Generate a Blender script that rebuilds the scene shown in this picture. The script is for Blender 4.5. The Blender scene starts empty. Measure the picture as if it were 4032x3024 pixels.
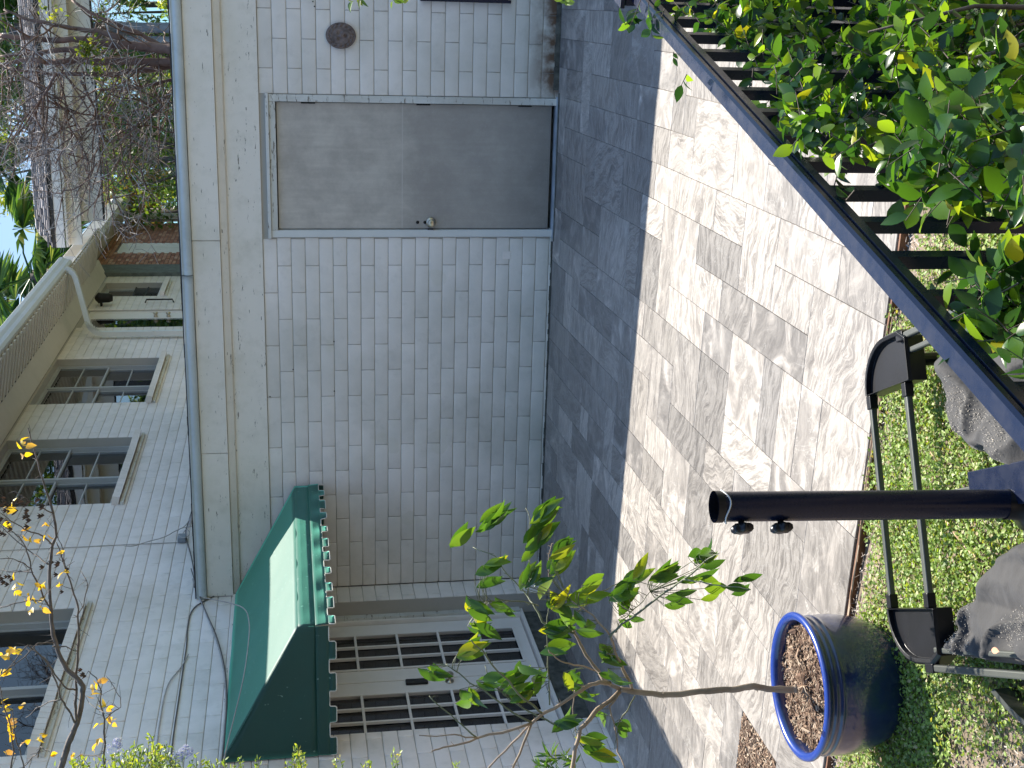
import bpy, bmesh, math, random
from mathutils import Vector, Matrix, noise
random.seed(7)
R = random.random
U = random.uniform
D = bpy.data
SC = bpy.context.scene
COL = SC.collection

# ------------------------------------------------------------------ camera
IX = Vector((0.028053061, -0.169641069, -0.985106559))   # picture right (the phone was held on its side: real down)
IY = Vector((-0.95787004, -0.286355481, 0.022034635))    # picture down (real left)
FW = Vector((-0.285828642, 0.94298592, -0.170527246))    # viewing direction
CAM = Vector((0, 0, 1.975))
FPX = 5031.03
cam = D.cameras.new('camera'); co = D.objects.new('camera', cam); COL.objects.link(co)
cam.sensor_width = 36; cam.lens = 36 * FPX / 4032; cam.clip_start = 0.05; cam.clip_end = 500
co.matrix_world = Matrix(((IX.x, -IY.x, -FW.x, CAM.x), (IX.y, -IY.y, -FW.y, CAM.y), (IX.z, -IY.z, -FW.z, CAM.z), (0, 0, 0, 1)))
SC.camera = co
SC.render.resolution_x = 1024; SC.render.resolution_y = 768

# ------------------------------------------------------------------ light
SUNDIR = Vector((-0.135, -0.77, -1.0)).normalized()
w = D.worlds.new('World'); SC.world = w; w.use_nodes = True
nt = w.node_tree; nt.nodes.clear()
sky = nt.nodes.new('ShaderNodeTexSky'); sky.sky_type = 'NISHITA'; sky.sun_disc = False
sky.sun_elevation = math.radians(52); sky.sun_rotation = math.radians(10); sky.air_density = 1.0; sky.dust_density = 0.0; sky.ozone_density = 0.4; sky.altitude = 1000
bg = nt.nodes.new('ShaderNodeBackground'); bg.inputs['Strength'].default_value = 0.14
wo = nt.nodes.new('ShaderNodeOutputWorld'); 
# clear deep-blue winter sky: the same gentle limit on whiteness and brightness over the whole dome
hs1 = nt.nodes.new('ShaderNodeSeparateColor'); hs1.mode = 'HSV'; hs2 = nt.nodes.new('ShaderNodeCombineColor'); hs2.mode = 'HSV'
mx1 = nt.nodes.new('ShaderNodeMath'); mx1.operation = 'MAXIMUM'; mx1.inputs[1].default_value = .56
mn1 = nt.nodes.new('ShaderNodeMath'); mn1.operation = 'MINIMUM'; mn1.inputs[1].default_value = 2.9
nt.links.new(sky.outputs[0], hs1.inputs[0]); nt.links.new(hs1.outputs[0], hs2.inputs[0]); nt.links.new(hs1.outputs[1], mx1.inputs[0]); nt.links.new(mx1.outputs[0], hs2.inputs[1])
nt.links.new(hs1.outputs[2], mn1.inputs[0]); nt.links.new(mn1.outputs[0], hs2.inputs[2]); nt.links.new(hs2.outputs[0], bg.inputs[0]); nt.links.new(bg.outputs[0], wo.inputs[0])
sl = D.lights.new('sun', 'SUN'); sl.energy = 3.85; sl.angle = math.radians(0.53); sl.color = (1, 0.93, 0.82)
so = D.objects.new('sun', sl); COL.objects.link(so); so.location = (2, 12, 14)
so.rotation_euler = SUNDIR.to_track_quat('-Z', 'Y').to_euler()
SC.view_settings.view_transform = 'Standard'; SC.view_settings.look = 'None'
SC.view_settings.exposure = 1.60; SC.view_settings.gamma = 1.0

# ------------------------------------------------------------------ geometry of the place
WX = -4.51      # plane of the house wall
GY = 9.398      # plane of the garage wall
def fz(x, y):   # the patio falls gently away from the house for drainage
    t = max(0.0, min(1.0, (9.4 - y) / 2.4))
    return -0.026 * max(0, min(x, 1.5) + 4.51) * t
def ray(px, py): return FW + IX * ((px - 2016) / FPX) + IY * ((py - 1512) / FPX)
def onY(px, py, y):
    d = ray(px, py); return CAM + d * ((y - CAM.y) / d.y)
def onX(px, py, x):
    d = ray(px, py); return CAM + d * ((x - CAM.x) / d.x)
def onZ(px, py, z):
    d = ray(px, py); return CAM + d * ((z - CAM.z) / d.z)

# ------------------------------------------------------------------ materials
def NT(name):
    m = D.materials.new(name); m.use_nodes = True
    t = m.node_tree; b = t.nodes['Principled BSDF']; return m, t, b
def nd(t, typ, **kw):
    n = t.nodes.new('ShaderNode' + typ)
    for k, v in kw.items():
        if k[0] == '_': setattr(n, k[1:], v)
        else:
            k = k.replace('__', ' ')
            n.inputs[k].default_value = v
    return n
def L(t, a, b): t.links.new(a, b)
def coords(t, kind='Object', scale=(1, 1, 1), rand=False):
    tc = nd(t, 'TexCoord'); mp = nd(t, 'Mapping'); mp.inputs['Scale'].default_value = scale
    L(t, tc.outputs[kind], mp.inputs[0])
    if rand:
        oi = nd(t, 'ObjectInfo'); mu = nd(t, 'VectorMath', _operation='SCALE'); mu.inputs[0].default_value = (37, 91, 53)
        L(t, oi.outputs['Random'], mu.inputs['Scale']); L(t, mu.outputs[0], mp.inputs['Location'])
    return mp.outputs[0]
def ramp(t, fac, stops):
    r = nd(t, 'ValToRGB'); L(t, fac, r.inputs[0]); cr = r.color_ramp
    while len(cr.elements) > 1: cr.elements.remove(cr.elements[-1])
    cr.elements[0].position = stops[0][0]; c = stops[0][1]; cr.elements[0].color = (*c, 1)
    for p, c in stops[1:]:
        e = cr.elements.new(p); e.color = (*c, 1)
    return r.outputs[0]
def mixc(t, fac, a, b, typ='MIX'):
    n = nd(t, 'MixRGB', _blend_type=typ)
    for v, i in ((fac, 0), (a, 1), (b, 2)):
        if hasattr(v, 'links'): L(t, v, n.inputs[i])
        else: n.inputs[i].default_value = (v if i == 0 else (*v, 1))
    return n.outputs[0]
def noi(t, vec, scale, detail=4, rough=.6, dist=0):
    n = nd(t, 'TexNoise', Scale=scale, Detail=detail, Roughness=rough, Distortion=dist); L(t, vec, n.inputs['Vector']); return n.outputs['Fac']
def bump(t, b, h, strength=.3, dist=.01):
    n = nd(t, 'Bump', Strength=strength, Distance=dist); L(t, h, n.inputs['Height']); L(t, n.outputs[0], b.inputs['Normal'])
def simple(name, col, rough=.6, var=.15, scale=8, bmp=.15, metal=0, rand=True, coat=0, spec=.5, bd=.004):
    m, t, b = NT(name); v = coords(t, rand=rand); f = noi(t, v, scale, 6)
    lo = tuple(c * (1 - var) for c in col); hi = tuple(min(1, c * (1 + var)) for c in col)
    L(t, ramp(t, f, [(.3, lo), (.7, hi)]), b.inputs['Base Color'])
    b.inputs['Roughness'].default_value = rough; b.inputs['Metallic'].default_value = metal
    b.inputs['Coat Weight'].default_value = coat; b.inputs['Specular IOR Level'].default_value = spec
    if bmp: bump(t, b, noi(t, v, scale * 9, 4), bmp, bd)
    return m
def paint(name, col, stain=(.42, .40, .33), amt=.5, peel=None, peelcol=(.22, .19, .15), rough=.55, sc=1.0):
    """white masonry or wood paint: faint per-piece tone, soft dirt clouds, optional flaking"""
    m, t, b = NT(name); tc = nd(t, 'TexCoord'); geo = nd(t, 'NewGeometry')
    P = geo.outputs['Position']; oi = nd(t, 'ObjectInfo')
    n1 = noi(t, P, 1.1 * sc, 6, .62); n2 = noi(t, P, 9 * sc, 5, .65); n3 = noi(t, P, 60, 3)
    c = mixc(t, ramp(t, oi.outputs['Random'], [(0, (0, 0, 0)), (1, (1, 1, 1))]), tuple(x * .93 for x in col), col)
    d = ramp(t, n1, [(.45, (0, 0, 0)), (.8, (amt, amt, amt))]); c = mixc(t, d, c, stain)
    d2 = ramp(t, n2, [(.5, (0, 0, 0)), (.85, (amt * .5,) * 3)]); c = mixc(t, d2, c, tuple(x * .7 for x in stain))
    if peel:
        mp = nd(t, 'Mapping'); mp.inputs['Scale'].default_value = (4, 4, 22); L(t, P, mp.inputs[0])
        k = noi(t, mp.outputs[0], 2.2, 6, .7); msk = ramp(t, k, [(peel, (0, 0, 0)), (peel + .012, (1, 1, 1))])
        c = mixc(t, msk, c, peelcol)
    L(t, c, b.inputs['Base Color']); b.inputs['Roughness'].default_value = rough
    bump(t, b, mixc(t, .5, n3, n2), .35, .004); return m

M = {}
M['brick_white'] = paint('white_painted_brick', (.86, .78, .71), stain=(.46, .42, .34), amt=.7)
M['mortar_white'] = paint('painted_mortar', (.46, .42, .37), amt=.6)
def base_brick():
    # the same white paint, with rising damp and rust stains of their own near the foot of the wall
    m, t, b = NT('stained_painted_brick'); geo = nd(t, 'NewGeometry'); P = geo.outputs['Position']; oi = nd(t, 'ObjectInfo')
    n1 = noi(t, P, 1.3, 6, .62); n2 = noi(t, P, 9, 5, .65); n3 = noi(t, P, 60, 3)
    c = mixc(t, oi.outputs['Random'], (.81, .745, .675), (.87, .80, .73))
    c = mixc(t, ramp(t, n1, [(.38, (0,) * 3), (.75, (.75,) * 3)]), c, (.50, .475, .41))
    c = mixc(t, ramp(t, n2, [(.55, (0,) * 3), (.9, (.3,) * 3)]), c, (.30, .27, .2))
    # faint beige touch-up patches
    n4 = noi(t, P, 2.7, 2, .4); c = mixc(t, ramp(t, n4, [(.70, (0,) * 3), (.715, (.35,) * 3)]), c, (.68, .63, .52))
    sp = nd(t, 'SeparateXYZ'); L(t, P, sp.inputs[0])
    def mr(a, f0, f1, t0, t1):
        n = nd(t, 'MapRange'); L(t, a, n.inputs[0]); n.inputs[1].default_value = f0; n.inputs[2].default_value = f1; n.inputs[3].default_value = t0; n.inputs[4].default_value = t1; return n.outputs[0]
    low = mr(sp.outputs[2], .0, .45, 1, 0); right = mr(sp.outputs[0], -.75, -.55, 0, 1); lowr = mr(sp.outputs[2], .02, .26, 1, 0)
    def mul(a, b2):
        n = nd(t, 'Math', _operation='MULTIPLY'); L(t, a, n.inputs[0])
        if hasattr(b2, 'links'): L(t, b2, n.inputs[1])
        else: n.inputs[1].default_value = b2
        return n.outputs[0]
    c = mixc(t, mul(mul(low, n1), .7), c, (.38, .42, .38))
    rust = mul(mul(right, lowr), ramp(t, noi(t, P, 5, 4), [(.35, (0,) * 3), (.55, (1.2,) * 3)]))
    c = mixc(t, rust, c, (.13, .075, .045))
    L(t, c, b.inputs['Base Color']); b.inputs['Roughness'].default_value = .55
    bump(t, b, mixc(t, .5, n3, n2), .35, .004); return m
M['brick_base'] = base_brick()
M['trim'] = paint('cream_trim_paint', (.82, .755, .655), stain=(.45, .42, .28), amt=.6, peel=.635)
M['trim_clean'] = paint('white_trim_paint', (.82, .76, .70), amt=.25)
M['soffit_trim'] = paint('ivory_soffit_paint', (.72, .67, .60), amt=.3)  # slightly darker cream paint for soffits and panels
M['frame_old'] = paint('weathered_frame_paint', (.66, .65, .60), stain=(.35, .31, .24), amt=.8, peel=.60)
M['window_metal'] = simple('dull_window_metal', (.40, .40, .39), .5, .08, 3, .02)
M['metal_white'] = simple('white_gutter_metal', (.66, .66, .63), .4, .06, 3, .02)
M['flash'] = paint('galvanised_flashing', (.55, .60, .60), stain=(.28, .32, .31), amt=.9)

def tile_mat():
    m, t, b = NT('veined_stone_tile'); tc = nd(t, 'TexCoord'); oi = nd(t, 'ObjectInfo')
    rot = nd(t, 'VectorRotate', _rotation_type='Z_AXIS'); L(t, tc.outputs['Object'], rot.inputs['Vector'])
    an = nd(t, 'Math', _operation='MULTIPLY'); L(t, oi.outputs['Random'], an.inputs[0]); an.inputs[1].default_value = 19.0
    an2 = nd(t, 'Math', _operation='SINE'); L(t, an.outputs[0], an2.inputs[0])
    an3 = nd(t, 'Math', _operation='MULTIPLY'); L(t, an2.outputs[0], an3.inputs[0]); an3.inputs[1].default_value = .30
    q1 = nd(t, 'Math', _operation='MULTIPLY'); L(t, oi.outputs['Random'], q1.inputs[0]); q1.inputs[1].default_value = 13.7
    q2 = nd(t, 'Math', _operation='FRACT'); L(t, q1.outputs[0], q2.inputs[0]); q3 = nd(t, 'Math', _operation='GREATER_THAN'); L(t, q2.outputs[0], q3.inputs[0]); q3.inputs[1].default_value = .74
    q4 = nd(t, 'Math', _operation='MULTIPLY_ADD'); L(t, q3.outputs[0], q4.inputs[0]); q4.inputs[1].default_value = 1.45; L(t, an3.outputs[0], q4.inputs[2]); L(t, q4.outputs[0], rot.inputs['Angle'])
    off = nd(t, 'VectorMath', _operation='SCALE'); off.inputs[0].default_value = (61, 83, 29); L(t, oi.outputs['Random'], off.inputs['Scale'])
    add = nd(t, 'VectorMath', _operation='ADD'); L(t, rot.outputs[0], add.inputs[0]); L(t, off.outputs[0], add.inputs[1])
    mp = nd(t, 'Mapping'); mp.inputs['Scale'].default_value = (1.0, 7.5, 1); L(t, add.outputs[0], mp.inputs[0])
    wv = noi(t, add.outputs[0], 3.0, 3, .5)
    wadd = nd(t, 'VectorMath', _operation='ADD'); sc2 = nd(t, 'VectorMath', _operation='SCALE'); sc2.inputs[0].default_value = (0, 2.2, 0); L(t, wv, sc2.inputs['Scale'])
    L(t, mp.outputs[0], wadd.inputs[0]); L(t, sc2.outputs[0], wadd.inputs[1])
    streak = noi(t, wadd.outputs[0], 5.2, 10, .80, .25)
    cloud = noi(t, add.outputs[0], 4.2, 6, .62, 1.4)
    fine = noi(t, add.outputs[0], 70, 3)
    c = ramp(t, streak, [(.30, (.11, .102, .098)), (.42, (.185, .174, .166)), (.49, (.275, .26, .245)), (.55, (.44, .42, .395)), (.60, (.29, .274, .26)), (.68, (.55, .525, .495)), (.76, (.32, .30, .285))])
    c2 = ramp(t, cloud, [(.35, (.16, .152, .148)), (.5, (.255, .242, .232)), (.60, (.45, .425, .40)), (.68, (.68, .65, .62))])
    r2 = nd(t, 'Math', _operation='FRACT'); m7 = nd(t, 'Math', _operation='MULTIPLY'); L(t, oi.outputs['Random'], m7.inputs[0]); m7.inputs[1].default_value = 7.31; L(t, m7.outputs[0], r2.inputs[0])
    c = mixc(t, ramp(t, r2.outputs[0], [(0, (.03,) * 3), (.6, (.30,) * 3), (1, (.9,) * 3)]), c, c2)
    # thin white mineral veins
    wavev = nd(t, 'TexNoise', Scale=3.3, Detail=5, Roughness=.6, Distortion=1.2); L(t, add.outputs[0], wavev.inputs['Vector'])
    ab = nd(t, 'Math', _operation='SUBTRACT'); L(t, wavev.outputs['Fac'], ab.inputs[0]); ab.inputs[1].default_value = .5
    ab2 = nd(t, 'Math', _operation='ABSOLUTE'); L(t, ab.outputs[0], ab2.inputs[0])
    c = mixc(t, ramp(t, ab2.outputs[0], [(0, (.45,) * 3), (.006, (0,) * 3)]), c, (.6, .6, .58))
    tone = ramp(t, oi.outputs['Random'], [(0, (.54, .53, .52)), (.3, (.82, .79, .75)), (.55, (1.14, 1.10, 1.04)), (.8, (.90, .87, .83)), (1, (.64, .63, .62))])
    c = mixc(t, 1.0, c, tone, 'MULTIPLY')
    L(t, c, b.inputs['Base Color'])
    L(t, ramp(t, streak, [(.3, (.28,) * 3), (.7, (.42,) * 3)]), b.inputs['Roughness'])
    b.inputs['Specular IOR Level'].default_value = .5
    bump(t, b, mixc(t, .25, streak, fine), .22, .003); return m
M['tile'] = tile_mat()
M['grout'] = simple('sandy_grout', (.24, .21, .18), .9, .3, 30, .3)
M['edge_strip'] = simple('rusty_brown_edging', (.16, .075, .04), .8, .5, 20, .4)
M['step'] = simple('grey_painted_concrete', (.34, .38, .42), .7, .3, 6, .4)
M['grime'] = simple('mossy_dark_concrete', (.085, .085, .072), .9, .6, 14, .6)
M['door_grey'] = None
def door_mat():
    m, t, b = NT('weathered_grey_door'); tc = nd(t, 'TexCoord'); P = tc.outputs['Object']
    mp = nd(t, 'Mapping'); mp.inputs['Scale'].default_value = (14, 1, 1.2); L(t, P, mp.inputs[0])
    g = noi(t, mp.outputs[0], 2.2, 7, .6); n = noi(t, P, 1.6, 6, .65); bl = noi(t, P, 9, 4, .6)
    sp = nd(t, 'SeparateXYZ'); L(t, P, sp.inputs[0])
    def mr(f0, f1, t0, t1, o=2):
        n_ = nd(t, 'MapRange'); L(t, sp.outputs[o], n_.inputs[0]); n_.inputs[1].default_value = f0; n_.inputs[2].default_value = f1; n_.inputs[3].default_value = t0; n_.inputs[4].default_value = t1; return n_.outputs[0]
    c = mixc(t, g, (.42, .375, .32), (.64, .58, .50)); c = mixc(t, ramp(t, noi(t, P, 5, 6, .7), [(.38, (0,) * 3), (.62, (.55,) * 3)]), c, (.33, .29, .25))
    # lower half greyer and darker, with an uneven border
    w1 = nd(t, 'Math', _operation='ADD'); L(t, mr(.95, 1.25, 1, 0), w1.inputs[0]); k = nd(t, 'Math', _operation='MULTIPLY_ADD'); L(t, bl, k.inputs[0]); k.inputs[1].default_value = .8; k.inputs[2].default_value = -.4; L(t, k.outputs[0], w1.inputs[1])
    c = mixc(t, ramp(t, w1.outputs[0], [(.3, (0,) * 3), (.75, (.5,) * 3)]), c, (.27, .24, .215))
    sm = nd(t, 'Math', _operation='COMPARE'); L(t, sp.outputs[2], sm.inputs[0]); sm.inputs[1].default_value = 1.135; sm.inputs[2].default_value = .004; sm2 = nd(t, 'Math', _operation='MULTIPLY'); L(t, sm.outputs[0], sm2.inputs[0]); L(t, bl, sm2.inputs[1]); c = mixc(t, sm2.outputs[0], c, (.56, .53, .48))
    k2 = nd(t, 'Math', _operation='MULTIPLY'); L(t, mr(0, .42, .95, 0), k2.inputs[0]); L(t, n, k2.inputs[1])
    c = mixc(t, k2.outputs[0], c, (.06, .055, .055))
    sc = noi(t, P, 26, 2, .4, 3); c = mixc(t, ramp(t, sc, [(.492, (0,) * 3), (.5, (.35,) * 3), (.508, (0,) * 3)]), c, (.55, .54, .52))
    L(t, c, b.inputs['Base Color']); b.inputs['Roughness'].default_value = .6; bump(t, b, g, .15, .003); return m
M['door_grey'] = door_mat()
M['brass'] = simple('aged_brass', (.55, .48, .36), .3, .2, 20, .05, 1)
M['iron'] = simple('dark_iron', (.02, .018, .016), .5, .3, 20, .2, .6)
def rail_mat():
    m, t, b = NT('black_powder_coated_steel'); b.inputs['Base Color'].default_value = (.005, .010, .030, 1)
    v = coords(t); f = noi(t, v, 30, 4); L(t, ramp(t, f, [(.3, (.22,) * 3), (.7, (.34,) * 3)]), b.inputs['Roughness']); b.inputs['Coat Weight'].default_value = 0; b.inputs['Specular IOR Level'].default_value = .33
    bump(t, b, noi(t, v, 220, 2), .05, .001); return m
M['rail'] = rail_mat()
M['black_plastic'] = simple('black_plastic', (.007, .0075, .010), .34, .25, 12, .05, spec=.35)
M['tube'] = simple('dark_grey_green_tube', (.085, .092, .082), .36, .15, 6, .05, .3)
def fabric_dark():
    m, t, b = NT('faded_black_bag_cloth'); v = coords(t); n = noi(t, v, 7, 5); n2 = noi(t, v, 120, 4); 
    c = ramp(t, n, [(.3, (.024, .024, .025)), (.7, (.042, .041, .041))]); L(t, c, b.inputs['Base Color']); b.inputs['Roughness'].default_value = .8; b.inputs['Sheen Weight'].default_value = .12
    bump(t, b, mixc(t, .3, noi(t, v, 13, 4), n2), .4, .01); return m
M['bag'] = fabric_dark()
M['sand'] = simple('pale_sand_grains', (.72, .64, .52), .9, .4, 40, .2)
def awning_mat():
    m, t, b = NT('green_awning_canvas'); v = coords(t); n = noi(t, v, 2.2, 5); n2 = noi(t, v, 160, 2); sp = noi(t, v, 38, 2, .3)
    c = ramp(t, n, [(.3, (.005, .038, .028)), (.7, (.007, .050, .038))])
    c = mixc(t, ramp(t, sp, [(.73, (0,) * 3), (.76, (.5,) * 3)]), c, (.30, .45, .38))
    L(t, c, b.inputs['Base Color']); b.inputs['Roughness'].default_value = .55; b.inputs['Sheen Weight'].default_value = .9; b.inputs['Sheen Roughness'].default_value = .4; b.inputs['Sheen Tint'].default_value = (.22, .85, .64, 1); bump(t, b, mixc(t, .4, n2, noi(t, v, 9, 4)), .25, .004); return m
M['awning'] = awning_mat()
M['piping'] = simple('cream_piping', (.62, .60, .52), .7, .1, 10, .1)
def glaze():
    m, t, b = NT('blue_ceramic_glaze'); v = coords(t); n = noi(t, v, 5, 6, .65); n2 = noi(t, v, 30, 4)
    c = ramp(t, n, [(.35, (.006, .014, .060)), (.55, (.010, .026, .10)), (.72, (.016, .05, .06))])
    sp = nd(t, 'SeparateXYZ'); tc = nd(t, 'TexCoord'); L(t, tc.outputs['Object'], sp.inputs[0])
    mr = nd(t, 'MapRange'); L(t, sp.outputs[2], mr.inputs[0]); mr.inputs[1].default_value = .345; mr.inputs[2].default_value = .36
    c = mixc(t, mr.outputs[0], c, (.012, .045, .27))
    c = mixc(t, ramp(t, n2, [(.6, (0,) * 3), (.8, (.18,) * 3)]), c, (.25, .27, .22))
    L(t, c, b.inputs['Base Color']); b.inputs['Roughness'].default_value = .28; b.inputs['Coat Weight'].default_value = .9; b.inputs['Coat Roughness'].default_value = .06
    bump(t, b, n2, .12, .004); return m
M['glaze'] = glaze()
M['soil'] = simple('dark_potting_soil', (.065, .045, .032), .95, .5, 25, .8)
def island(name, stops, rough=.6, transl=0, scale_rand=True, spec=.5):
    m, t, b = NT(name); g = nd(t, 'NewGeometry'); oi = nd(t, 'ObjectInfo')
    ad = nd(t, 'Math', _operation='ADD'); L(t, g.outputs['Random Per Island'], ad.inputs[0]); L(t, oi.outputs['Random'], ad.inputs[1])
    fr = nd(t, 'Math', _operation='FRACT'); L(t, ad.outputs[0], fr.inputs[0])
    c = ramp(t, fr.outputs[0], stops); L(t, c, b.inputs['Base Color']); b.inputs['Roughness'].default_value = rough; b.inputs['Specular IOR Level'].default_value = spec
    if transl:
        tr = nd(t, 'BsdfTranslucent'); mx = nd(t, 'MixShader'); mx.inputs[0].default_value = transl
        cc = mixc(t, 1.0, c, (1.9, 1.7, .5), 'MULTIPLY'); L(t, cc, tr.inputs[0])
        out = t.nodes['Material Output']; L(t, b.outputs[0], mx.inputs[1]); L(t, tr.outputs[0], mx.inputs[2]); L(t, mx.outputs[0], out.inputs[0])
    return m
M['chips'] = island('bark_chips', [(0, (.09, .05, .03)), (.4, (.20, .12, .075)), (.7, (.34, .24, .16)), (1, (.50, .40, .29))], .9)
M['leaf_citrus'] = island('citrus_leaf', [(0, (.030, .085, .020)), (.55, (.055, .14, .025)), (.88, (.11, .20, .03)), (1, (.30, .32, .02))], .24, .42)
M['leaf_hedge'] = island('hedge_leaf', [(0, (.012, .042, .020)), (.45, (.026, .085, .022)), (.7, (.07, .17, .025)), (.97, (.18, .30, .03)), (1, (.36, .36, .03))], .26, .50)
M['leaf_cover'] = island('ground_cover_leaf', [(0, (.10, .17, .03)), (.35, (.18, .29, .05)), (.7, (.26, .38, .07)), (.9, (.36, .42, .15)), (1, (.40, .32, .18))], .5, .3)
M['leaf_far'] = island('far_foliage', [(0, (.03, .07, .025)), (.5, (.075, .15, .035)), (.85, (.16, .26, .05)), (1, (.30, .36, .07))], .5, .3)
M['leaf_lime'] = island('lime_foliage', [(0, (.10, .16, .03)), (.5, (.20, .27, .05)), (1, (.36, .38, .06))], .5, .35)
M['leaf_shrub'] = island('bright_shrub_leaf', [(0, (.12, .21, .04)), (.5, (.22, .33, .05)), (.85, (.34, .42, .07)), (1, (.45, .40, .06))], .45, .35)
M['leaf_yellow'] = island('yellow_leaf', [(0, (.48, .30, .02)), (.6, (.60, .45, .03)), (1, (.55, .30, .14))], .5, .4)
M['palm'] = island('palm_frond', [(0, (.03, .09, .03)), (.6, (.08, .19, .05)), (.9, (.19, .28, .08)), (1, (.5, .5, .35))], .4, .35)
M['palm_gold'] = island('golden_palm_frond', [(0, (.20, .16, .05)), (.5, (.35, .30, .06)), (1, (.50, .32, .08))], .4, .2)
M['pod'] = island('seed_pod', [(0, (.018, .012, .010)), (.7, (.05, .03, .022)), (1, (.14, .06, .03))], .7)
M['flower'] = island('pale_blue_petal', [(0, (.22, .27, .72)), (1, (.42, .45, .85))], .6, .3)
M['twig'] = simple('grey_twig_bark', (.11, .09, .075), .8, .4, 30, .3)
M['twig_pale'] = island('pale_dry_twig', [(0, (.09, .065, .05)), (.4, (.22, .18, .15)), (.75, (.42, .36, .32)), (1, (.60, .54, .48))], .85)
M['trunk'] = simple('tan_citrus_bark', (.30, .225, .155), .75, .25, 12, .4)
M['green_twig'] = simple('green_citrus_twig', (.13, .145, .075), .6, .25, 20, .2)
M['crape'] = simple('peeling_brown_bark', (.15, .085, .058), .75, .5, 6, .4)
M['earth'] = simple('dry_earth', (.20, .155, .115), .95, .35, 10, .6, rand=False)
M['lawn'] = simple('distant_ground', (.07, .08, .04), .95, .4, 1.5, .3, rand=False)
M['terracotta'] = simple('red_brick', (.36, .16, .10), .8, .35, 9, .3)
def isl_brick():
    return island('red_brick_field', [(0, (.25, .10, .06)), (.5, (.38, .17, .10)), (.85, (.46, .24, .15)), (1, (.52, .33, .22))], .85)
M['terra_field'] = isl_brick()
M['terra_mortar'] = simple('brown_mortar', (.20, .14, .11), .9, .2, 20, .2)
M['shingle'] = island('weathered_shingle', [(0, (.14, .12, .12)), (.5, (.24, .21, .20)), (1, (.38, .34, .32))], .9)
M['shingle_gap'] = simple('dark_roofing', (.05, .045, .042), .9, .3, 20, .2)  # plain dark colour for roof decks and the felt edge
M['plaque'] = simple('brown_cast_stone', (.17, .13, .115), .85, .4, 18, .5)
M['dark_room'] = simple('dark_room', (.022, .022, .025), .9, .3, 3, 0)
M['blind'] = simple('white_blind', (.55, .55, .54), .7, .06, 5, 0)
M['curtain'] = simple('pale_curtain', (.42, .42, .43), .9, .1, 4, .1)
def glassm(name, tint, refl):
    m, t, b = NT(name); t.nodes.remove(b); out = t.nodes['Material Output']
    tr = nd(t, 'BsdfTransparent'); tr.inputs[0].default_value = (*tint, 1); gl = nd(t, 'BsdfGlossy', Roughness=.015); gl.inputs[0].default_value = (.95, .97, 1, 1)
    fr = nd(t, 'Fresnel', IOR=1.5); ad = nd(t, 'Math', _operation='ADD', _use_clamp=True); L(t, fr.outputs[0], ad.inputs[0]); ad.inputs[1].default_value = refl
    v = coords(t); n = noi(t, v, 1.6, 2); bp = nd(t, 'Bump', Strength=.04, Distance=.03); L(t, n, bp.inputs['Height']); L(t, bp.outputs[0], gl.inputs['Normal'])
    mx = nd(t, 'MixShader'); L(t, ad.outputs[0], mx.inputs[0]); L(t, tr.outputs[0], mx.inputs[1]); L(t, gl.outputs[0], mx.inputs[2]); L(t, mx.outputs[0], out.inputs[0]); return m
M['glass'] = glassm('window_glass', (.9, .92, .93), .10)
M['door_glass'] = glassm('screened_door_glass', (.42, .42, .43), .02)
M['cable'] = simple('grey_cable', (.42, .38, .34), .6, .2, 20, 0)
M['cable_dark'] = simple('dark_cable', (.10, .085, .075), .6, .3, 20, 0)
M['box_metal'] = simple('grey_junction_box', (.22, .24, .26), .5, .2, 10, .1)
M['louvre'] = simple('grey_green_column', (.13, .15, .14), .8, .3, 12, .3)
M['vent_gap'] = simple('dark_gap', (.02, .02, .02), .9, .1, 5, 0)

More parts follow.
